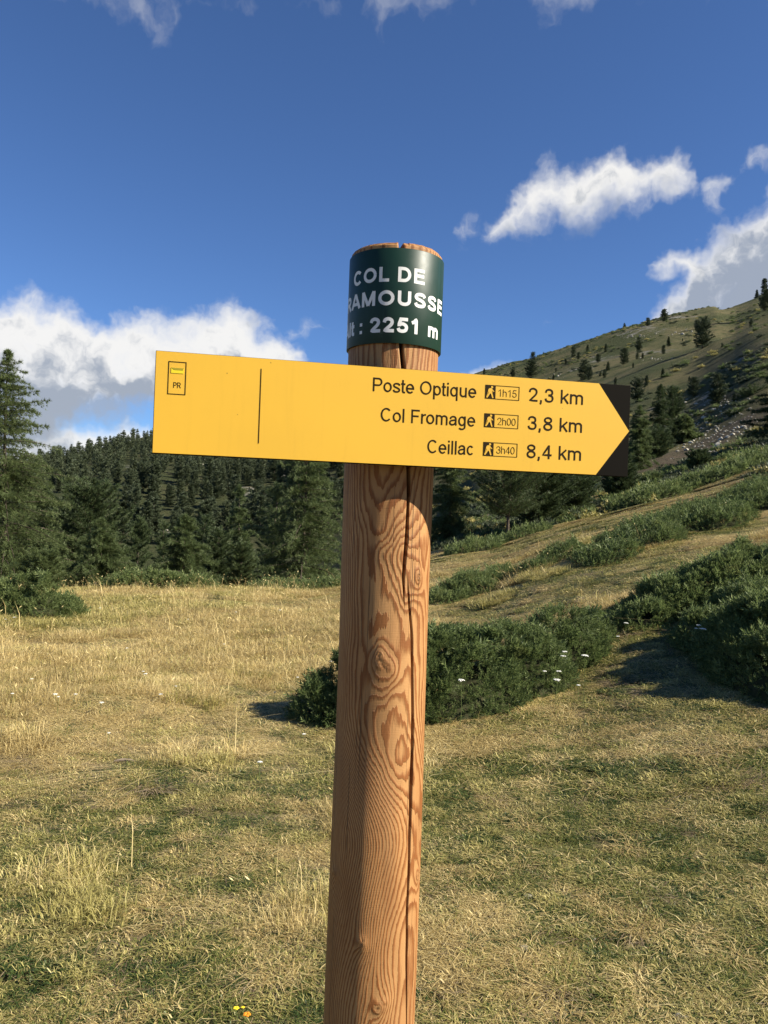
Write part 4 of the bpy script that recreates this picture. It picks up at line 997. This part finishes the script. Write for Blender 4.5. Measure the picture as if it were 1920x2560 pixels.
TUFTS = [('g', tuft(1, 22, .036, .012, .030, .0030, .8, flat=.2)), ('d', tuft(2, 22, .036, .011, .027, .0034, .9, flat=.3)),      # 0 1 short turf
         ('s', tuft(3, 22, .040, .014, .040, .0022, 1.0, flat=.4)), ('s', tuft(4, 20, .040, .016, .045, .0022, 1.1, flat=.6)),        # 2 3 short straw
         ('s', tuft(5, 26, .050, .025, .075, .0018, .75)), ('s', tuft(6, 24, .060, .025, .09, .0018, 1.0)),                           # 4 5 straw tufts
         ('l', tuft(7, 26, .050, .035, .09, .0026, .7)), ('l', tuft(8, 22, .036, .016, .042, .0028, .8, flat=.2)),                     # 6 7 yellow green
         ('s', tuft(9, 3, .06, .12, .25, .0018, .3, head=.028)), ('s', tuft(10, 3, .07, .10, .22, .0018, .45, head=.024)),          # 8 9 stalks
         ('d', tuft(11, 11, .022, .012, .026, .0070, 1.2, flat=.5)),                                                                # 10 broad leaves
         ('b', tuft(12, 20, .045, .015, .045, .0026, 1.6, flat=1.2)), ('s', tuft(13, 6, .08, .10, .20, .0020, 2.2, flat=2.0))]         # 11 litter, 12 lying straw
MIXES = dict(short_green={0: .33, 1: .30, 7: .10, 10: .11, 11: .07, 2: .07, 3: .02}, short_mixed={0: .2, 1: .16, 2: .2, 3: .14, 7: .1, 11: .15, 10: .05, 12: .002},
             short_dry={2: .36, 3: .28, 11: .17, 0: .10, 7: .07, 10: .02, 12: .008}, tall_green={0: .22, 1: .16, 6: .3, 7: .2, 5: .07, 8: .02, 10: .03},
             tall_mixed={4: .2, 5: .2, 6: .16, 7: .12, 0: .1, 2: .12, 8: .025, 9: .02, 12: .015}, tall_dry={4: .26, 5: .28, 2: .16, 3: .1, 6: .06, 8: .028, 9: .028, 12: .03})
CELL, NVAR = .30, 5
GC = bpy.data.collections.new('grass_patches')
def build_patches():
    order = list(MIXES); gm = dict(g=0, s=1, l=2, b=3, d=4)
    for ci, key in enumerate(order):
        ids = list(MIXES[key]); pr = np.array([MIXES[key][i] for i in ids]); pr = pr/pr.sum()
        for v in range(NVAR):
            r = np.random.default_rng(1000+ci*20+v); n = 225 if key.startswith('short') else 165
            gx = (np.arange(n)*.7548+r.random()) % 1; gy = (np.arange(n)*.5698+r.random()) % 1
            P = np.stack([gx, gy], 1)*CELL-CELL/2+r.normal(0, .008, (n, 2))
            kinds = r.choice(ids, n, p=pr)
            # neighbouring tufts tend to be of one sort, so that clumps form
            seeds = r.random((26, 2))*CELL-CELL/2; sk = r.choice(ids, 26, p=pr); near = np.argmin(((P[:, None]-seeds[None])**2).sum(-1), 1)
            kinds = np.where(r.random(n) < .62, sk[near], kinds); V, F, MI, o = [], [], [], 0
            for q, k in zip(P, kinds):
                mat, (tv, tf) = TUFTS[k]; a = r.uniform(0, 6.28); c, s_ = math.cos(a), math.sin(a); sc = r.uniform(.65, 1.35)
                sc *= 1.0+.35*math.sin(q[0]*31+v*2.1)*math.sin(q[1]*27+v)
                V.append(np.stack([(c*tv[:, 0]-s_*tv[:, 1])*sc+q[0], (s_*tv[:, 0]+c*tv[:, 1])*sc+q[1], tv[:, 2]*sc], 1)); F.append(tf+o); MI += [gm[mat]]*len(tf); o += len(tv)
            me = mesh_np('grass_patch', np.vstack(V), np.vstack(F), [M_green, M_straw, M_lime, M_brown, M_dark], mat_idx=MI)
            GC.objects.link(bpy.data.objects.new('grass_patch_%02d' % (ci*NVAR+v), me))
build_patches()
def grass_points():
    r = np.random.default_rng(5); out = []
    def band(y0, y1, k, kz, umin=-.72, umax=.72):
        c = CELL*k; X, Y = np.meshgrid(np.arange(-.8*y1, .8*y1, c), np.arange(y0, y1, c))
        X = X+(np.arange(X.shape[0])[:, None] % 2)*c/2
        x, y = X.ravel(), Y.ravel(); ok = (x > umin*y-c) & (x < umax*y+c); x, y = x[ok], y[ok]; n = len(x)
        x = x+r.normal(0, c*.09, n); y = y+r.normal(0, c*.09, n)
        sc = k*1.06*r.uniform(.93, 1.08, n)
        out.append(np.column_stack([x, y, sc, sc, kz*r.uniform(.8, 1.25, n)]))
    band(1.0, 4.6, 1.0, .86); band(4.6, 8.2, 1.35, .95); band(8.2, 17.2, 1.9, 1.1); band(17.2, 27, 3.2, 1.5, -.02, .78); band(27, 44, 5., 2.0, .02, .78)
    P = np.vstack(out); x, y = P[:, 0], P[:, 1]; rr = np.hypot(x, y); n = len(P)
    dry = dryness(x, y)+r.normal(0, .10, n)
    tall = smoothstep(.6, -.5, x)*smoothstep(1.6, 2.8, rr)*(rr < 17.5)
    tall = np.clip(tall*(.55+.45*smoothstep(3.5, 6.5, rr))*np.clip(.62+.42*_nd(x*.8+3, y*.8), .05, 1)+.25*smoothstep(8, 13, rr)*(rr < 17), 0, 1)
    t = r.random(n) < tall
    cls = np.where(dry < .42, 0, np.where(dry < .66, 1, 2))+np.where(t, 3, 0)
    bare = (_nb(x*1.3, y*1.3) > 1.5) & (x > -.2) & (rr < 6); P[bare, 4] *= .35
    # tilt each patch with the slope
    e = .25*np.maximum(1, rr/8); gx = (ground_z(x+e, y)-ground_z(x-e, y))/(2*e); gy = (ground_z(x, y+e)-ground_z(x, y-e))/(2*e)
    rz = r.integers(0, 4, n)*math.pi/2+r.normal(0, .25, n); rot = np.zeros((n, 3))
    for i in range(n):
        nv = Vector((-gx[i], -gy[i], 1)).normalized(); q = Vector((0, 0, 1)).rotation_difference(nv) @ Matrix.Rotation(rz[i], 3, 'Z').to_quaternion()
        rot[i] = q.to_euler()
    z = np.max([ground_z(x+a*P[:, 2]*.09, y+b*P[:, 2]*.09) for a, b in ((0, 0), (1, 1), (1, -1), (-1, 1), (-1, -1))], 0)*.6+ground_z(x, y)*.4-.001
    return np.column_stack([x, y, z]), cls*NVAR+r.integers(0, NVAR, n), P[:, 2:5], rot
def instancer(name, coll, pos, idx, scl, rot, label, cat):
    me = bpy.data.meshes.new(name); me.vertices.add(len(pos)); me.vertices.foreach_set('co', pos.astype(np.float32).ravel())
    a = me.attributes.new('pick', 'INT', 'POINT'); a.data.foreach_set('value', idx.astype(np.int32))
    scl = np.asarray(scl); scl = np.repeat(scl[:, None], 3, 1) if scl.ndim == 1 else scl
    a = me.attributes.new('size', 'FLOAT_VECTOR', 'POINT'); a.data.foreach_set('vector', scl.astype(np.float32).ravel())
    a = me.attributes.new('turn', 'FLOAT_VECTOR', 'POINT'); a.data.foreach_set('vector', rot.astype(np.float32).ravel())
    g = bpy.data.node_groups.new(name+'_nodes', 'GeometryNodeTree')
    g.interface.new_socket('Geometry', in_out='INPUT', socket_type='NodeSocketGeometry'); g.interface.new_socket('Geometry', in_out='OUTPUT', socket_type='NodeSocketGeometry')
    gi, go = g.nodes.new('NodeGroupInput'), g.nodes.new('NodeGroupOutput')
    ci = g.nodes.new('GeometryNodeCollectionInfo'); ci.inputs['Collection'].default_value = coll; ci.inputs['Separate Children'].default_value = True; ci.inputs['Reset Children'].default_value = True
    def na(nm, t): n = g.nodes.new('GeometryNodeInputNamedAttribute'); n.data_type = t; n.inputs['Name'].default_value = nm; return next(o for o in n.outputs if o.enabled and o.name == 'Attribute')
    io = g.nodes.new('GeometryNodeInstanceOnPoints'); io.inputs['Pick Instance'].default_value = True
    l = g.links.new
    l(gi.outputs[0], io.inputs['Points']); l(ci.outputs[0], io.inputs['Instance']); l(na('pick', 'INT'), io.inputs['Instance Index'])
    l(na('size', 'FLOAT_VECTOR'), io.inputs['Scale']); l(na('turn', 'FLOAT_VECTOR'), io.inputs['Rotation']); l(io.outputs[0], go.inputs[0])
    o = obj(name, me); m = o.modifiers.new('tufts', 'NODES'); m.node_group = g
    return tag(o, label, cat, kind='stuff')
_p, _i, _s, _r = grass_points()
instancer('meadow_grass', GC, _p, _i, _s, _r, 'dry straw and short green grass of the alpine meadow', 'grass')

# low scrub over the open slopes, too dense to count
SC = bpy.data.collections.new('scrub_tufts')
for k in range(3):
    r = np.random.default_rng(60+k); n = 110
    p = np.column_stack([r.normal(0, .33, (n, 2)), np.abs(r.normal(0, .14, n))]); d = np.column_stack([r.normal(0, .5, (n, 2)), np.ones(n)])
    pv, pf = needle_proto(6, 8, .8, .3)
    V, F = scatter(pv, pf, p, rot_from_dirs(d, r.uniform(0, 6.28, n)), r.uniform(.14, .26, n))
    SC.objects.link(bpy.data.objects.new('scrub_tuft_%d' % k, mesh_np('scrub_tuft', V, F, [(M_farpine, M_jun, M_lime)[k]])))
r = np.random.default_rng(91); n = 2200
a = np.radians(r.uniform(2, 31, n)); rr = np.exp(r.uniform(math.log(30), math.log(260), n)); x, y = rr*np.sin(a), rr*np.cos(a)
ok = (Snoise(71, 16, .03, .35)(x, y)+.4*Snoise(72, 12, .4, 1.2)(x, y) > .25) & (seg_dist(x, y, SOIL) > 4.5) & (seg_dist(x, y, PATH) > 1.5); x, y, rr = x[ok], y[ok], rr[ok]; n = len(x)
a2 = np.radians(r.uniform(3, 31, 6000)); r2 = r.uniform(95, 370, 6000); x2, y2 = r2*np.sin(a2), r2*np.cos(a2); ok = Snoise(73, 16, .03, .2)(x2, y2)+.5*Snoise(74, 12, .2, .6)(x2, y2) > .55
x, y, rr = np.concatenate([x, x2[ok]]), np.concatenate([y, y2[ok]]), np.concatenate([rr, r2[ok]*.3]); n = len(x)
instancer('hillside_scrub', SC, np.column_stack([x, y, ground_z(x, y)]), r.choice(3, n, p=(.45, .40, .15)), r.uniform(.5, 1.1, n)*(.8+rr/400), np.column_stack([np.zeros((n, 2)), r.uniform(0, 6.28, n)]),
          'low green scrub spread over the right slope', 'scrub')

# ------------------------------------------------------------------ stones, scree, flowers
M_stone = principled('limestone', (.44, .41, .34), .95, .05, noise=(30.0, (.28, .26, .21)), bump=(.5, .01))
M_lichen = principled('grey_lichen_stone', (.33, .30, .23), .95, .05, noise=(50.0, (.16, .15, .11)), bump=(.6, .01))
def rock_mesh(seed, sub=2, flat=.55):
    bm = bmesh.new(); bmesh.ops.create_icosphere(bm, subdivisions=sub, radius=1.0)
    r = np.random.default_rng(seed); pl = [(Vector(r.normal(0, 1, 3)).normalized(), r.uniform(.55, .85)) for _ in range(7)]
    for v in bm.verts:
        for nrm, d in pl:
            q = v.co.dot(nrm)
            if q > d: v.co -= nrm*(q-d)
        v.co += Vector(r.normal(0, .03, 3)); v.co.z *= flat
    me = bpy.data.meshes.new('stone'); bm.to_mesh(me); bm.free(); return me
def ground_hit(px, py, lift=0.0):
    d = ray(px, py); t = np.linspace(1.5, 30, 4000); x, y, z = t*d[0], t*d[1], EYE[2]+t*d[2]
    k = int(np.argmax(ground_z(x, y)+lift > z)); return np.array([x[k], y[k], float(ground_z(x[k], y[k]))])
for i, (px, py, w, m, lab) in enumerate([
        (1322, 2242, 32, M_stone, 'pale limestone lying in the turf right of the post'), (1309, 2370, 30, M_lichen, 'flat grey stone below the pale limestone'),
        (1475, 2345, 36, M_lichen, 'wide lichen-grey stone in the bare patch right of the post'), 
        (433, 2196, 20, M_lichen, 'jagged grey stone in the dry grass left of the post'), (503, 2166, 18, M_stone, 'small white stone beside the jagged grey stone'),
        (760, 2193, 13, M_stone, 'tiny white pebble close to the left side of the post'), (223, 2546, 34, M_stone, 'grey stone at the bottom left of the picture'),
        (1700, 2545, 46, M_lichen, 'flat pale stone at the bottom right of the picture'),
        (718, 1600, 20, M_stone, 'white stone on the far meadow left of the post')]):
    p = ground_hit(px, py); s = w/FPX*p[1]/2*.85
    me = rock_mesh(200+i, 2, .38); me.materials.append(m)
    o = obj('stone', me, None, (p[0], p[1], p[2]+s*.05), i*1.3, (s*1.2, s, s)); tag(o, lab, 'stone', 'stones lying in the meadow')
wd = tubes([(np.array([(-.07, 0, .012), (-.02, .006, .018), (.03, 0, .016), (.075, -.012, .010)]), np.array([.006, .011, .010, .003]))], 6)
p = ground_hit(312, 1912)
tag(obj('dead_stick', mesh_np('dead_stick', *wd, [principled('grey_wood', (.22, .17, .12), .9)], smooth=True), None, (p[0], p[1], p[2]+.012), .2, .9), 'weathered piece of dead wood in the dry grass', 'stick')
# scree on the slope: hundreds of blocks in one mass
r = np.random.default_rng(17); V, F, o_ = [], [], 0
base = [np.array([v.co for v in rock_mesh(300+k, 1, .7).vertices]) for k in range(4)]
bf = np.array([list(p.vertices) for p in rock_mesh(300, 1).polygons])
for px, py, hw, hh, cnt, s0 in ((1715, 1085, 140, 50, 330, .075), (1840, 1060, 100, 45, 150, .075), (1800, 1010, 130, 20, 80, .08), (1590, 838, 80, 14, 30, .22), (1690, 832, 50, 10, 18, .22), (1640, 898, 50, 6, 12, .22), (1405, 938, 20, 6, 5, .25), (560, 1150, 60, 12, 20, .22), (640, 1225, 50, 12, 16, .2), (430, 1335, 40, 10, 12, .18)):
    for _ in range(cnt):
        h = hit(px+r.normal(0, .5)*hw, py+r.normal(0, .5)*hh)
        if h is None: continue
        q = h[0]; s = s0*r.lognormal(0, .45); a = r.uniform(0, 6.28); b = base[int(r.integers(4))]*[1.3, 1, 1]*s
        c, sn = math.cos(a), math.sin(a)
        V.append(np.stack([c*b[:, 0]-sn*b[:, 1]+q[0], sn*b[:, 0]+c*b[:, 1]+q[1], b[:, 2]+q[2]+s*.2], 1)); F.append(bf+o_); o_ += len(b)
tag(obj('scree', mesh_np('scree', np.vstack(V), np.vstack(F), [M_stone])), 'pale loose scree blocks on the hill slopes', 'scree', kind='stuff')

M_petal = principled('white_petals', (.62, .62, .56), .7, .2)
M_stem = principled('flower_stem', (.10, .13, .04), .7, .2)
M_orange = principled('orange_petals', (.75, .25, .02), .6, .2); M_yellow = principled('yellow_petals', (.85, .60, .03), .6, .2)
def umbel(seed, n=13, rad=.022):
    r = np.random.default_rng(seed); bm = bmesh.new()
    for k in range(n):
        a = k*2.4; q = rad*math.sqrt((k+.3)/n)
        bmesh.ops.create_icosphere(bm, subdivisions=1, radius=rad*.30*r.uniform(.8, 1.2), matrix=Matrix.Translation((q*math.cos(a), q*math.sin(a), -q*q*6+r.normal(0, .001))) @ Matrix.Diagonal((1, 1, .6, 1)))
    me = bpy.data.meshes.new('flower_head'); bm.to_mesh(me); bm.free(); me.materials.append(M_petal); return me
heads = [umbel(k, rad=(.015, .019, .012)[k]) for k in range(3)]
sv_, sf_ = tubes([(np.array([(0, 0, -.02), (.012, .004, .35), (.004, .0, .7), (0, 0, 1.0)]), np.array([.0018, .0015, .0013, .0012]))], 4)
stem_me = mesh_np('stem', sv_, sf_, [M_stem])
def yarrow(px, py, hs, s, k, label, group):
    p = ground_hit(px, py, hs); root = empty('yarrow_flower', p, k*.9); tag(root, label, 'flower', group)
    obj('stem', stem_me, root, (0, 0, 0), 0, (1, 1, hs)); obj('flower_head', heads[k % 3], root, (0, 0, hs), k, s)
for k, (px, py, hs) in enumerate([(1412, 1629, .42), (1462, 1638, .42), (1362, 1678, .30), (1397, 1678, .26), (1392, 1699, .24), (1446, 1713, .14), (1408, 1640, .38), (1153, 1700, .35)]):
    yarrow(px, py, hs, 1.25, k, 'white yarrow umbel in front of the juniper behind the post', 'yarrow by the juniper behind the post')
for k, (px, py, hs) in enumerate([(1747, 1563, .38), (1757, 1572, .36), (1741, 1571, .34)]):
    yarrow(px, py, hs, 1.2, k, 'white yarrow umbel in the gap between the right junipers', 'yarrow between the right junipers')
for k, (px, py) in enumerate([(1545, 1591), (1565, 1557)]):
    yarrow(px, py, .2, 1.0, k, 'white yarrow umbel before the shaded foot of the right juniper mound', 'yarrow under the right juniper mound')
r = np.random.default_rng(4)
for k, (px, py) in enumerate([(80, 1697), (138, 1735), (146, 1742), (189, 1735), (254, 1756), (272, 1832), (31, 1734), (402, 1735), (440, 1715), (358, 1678), (364, 1684), (687, 1730), (744, 1693), (827, 1653), (809, 1714), (317, 1620), (36, 1543), (14, 1548), (760, 1835), (650, 1905),
                               (470, 1548), (590, 1530), (700, 1525), (560, 1610), (250, 1520)]):
    yarrow(px, py, .07+.07*r.random(), .8+.1*(py < 1640), k, 'small white yarrow umbel dotted in the dry left meadow', 'yarrow in the left meadow')
def small_flower(px, py, mat, s, label):
    p = ground_hit(px, py, .05); root = empty('meadow_flower', p); tag(root, label, 'flower')
    obj('stem', stem_me, root, (0, 0, 0), 0, (.6, .6, .06)); bm = bmesh.new()
    for a in np.arange(5)*1.2566:
        bmesh.ops.create_icosphere(bm, subdivisions=1, radius=s, matrix=Matrix.Translation((s*1.1*math.cos(a), s*1.1*math.sin(a), s*.3)) @ Matrix.Diagonal((1, .8, .5, 1)))
    me = bpy.data.meshes.new('petals'); bm.to_mesh(me); bm.free(); me.materials.append(mat); obj('petals', me, root, (0, 0, .058))
small_flower(617, 2545, M_orange, .0062, 'orange vetch flower at the bottom edge left of the post')
small_flower(590, 2529, M_yellow, .0048, 'yellow flower beside the orange vetch flower')
small_flower(607, 2528, M_yellow, .003, 'smaller yellow flower above the orange vetch flower')
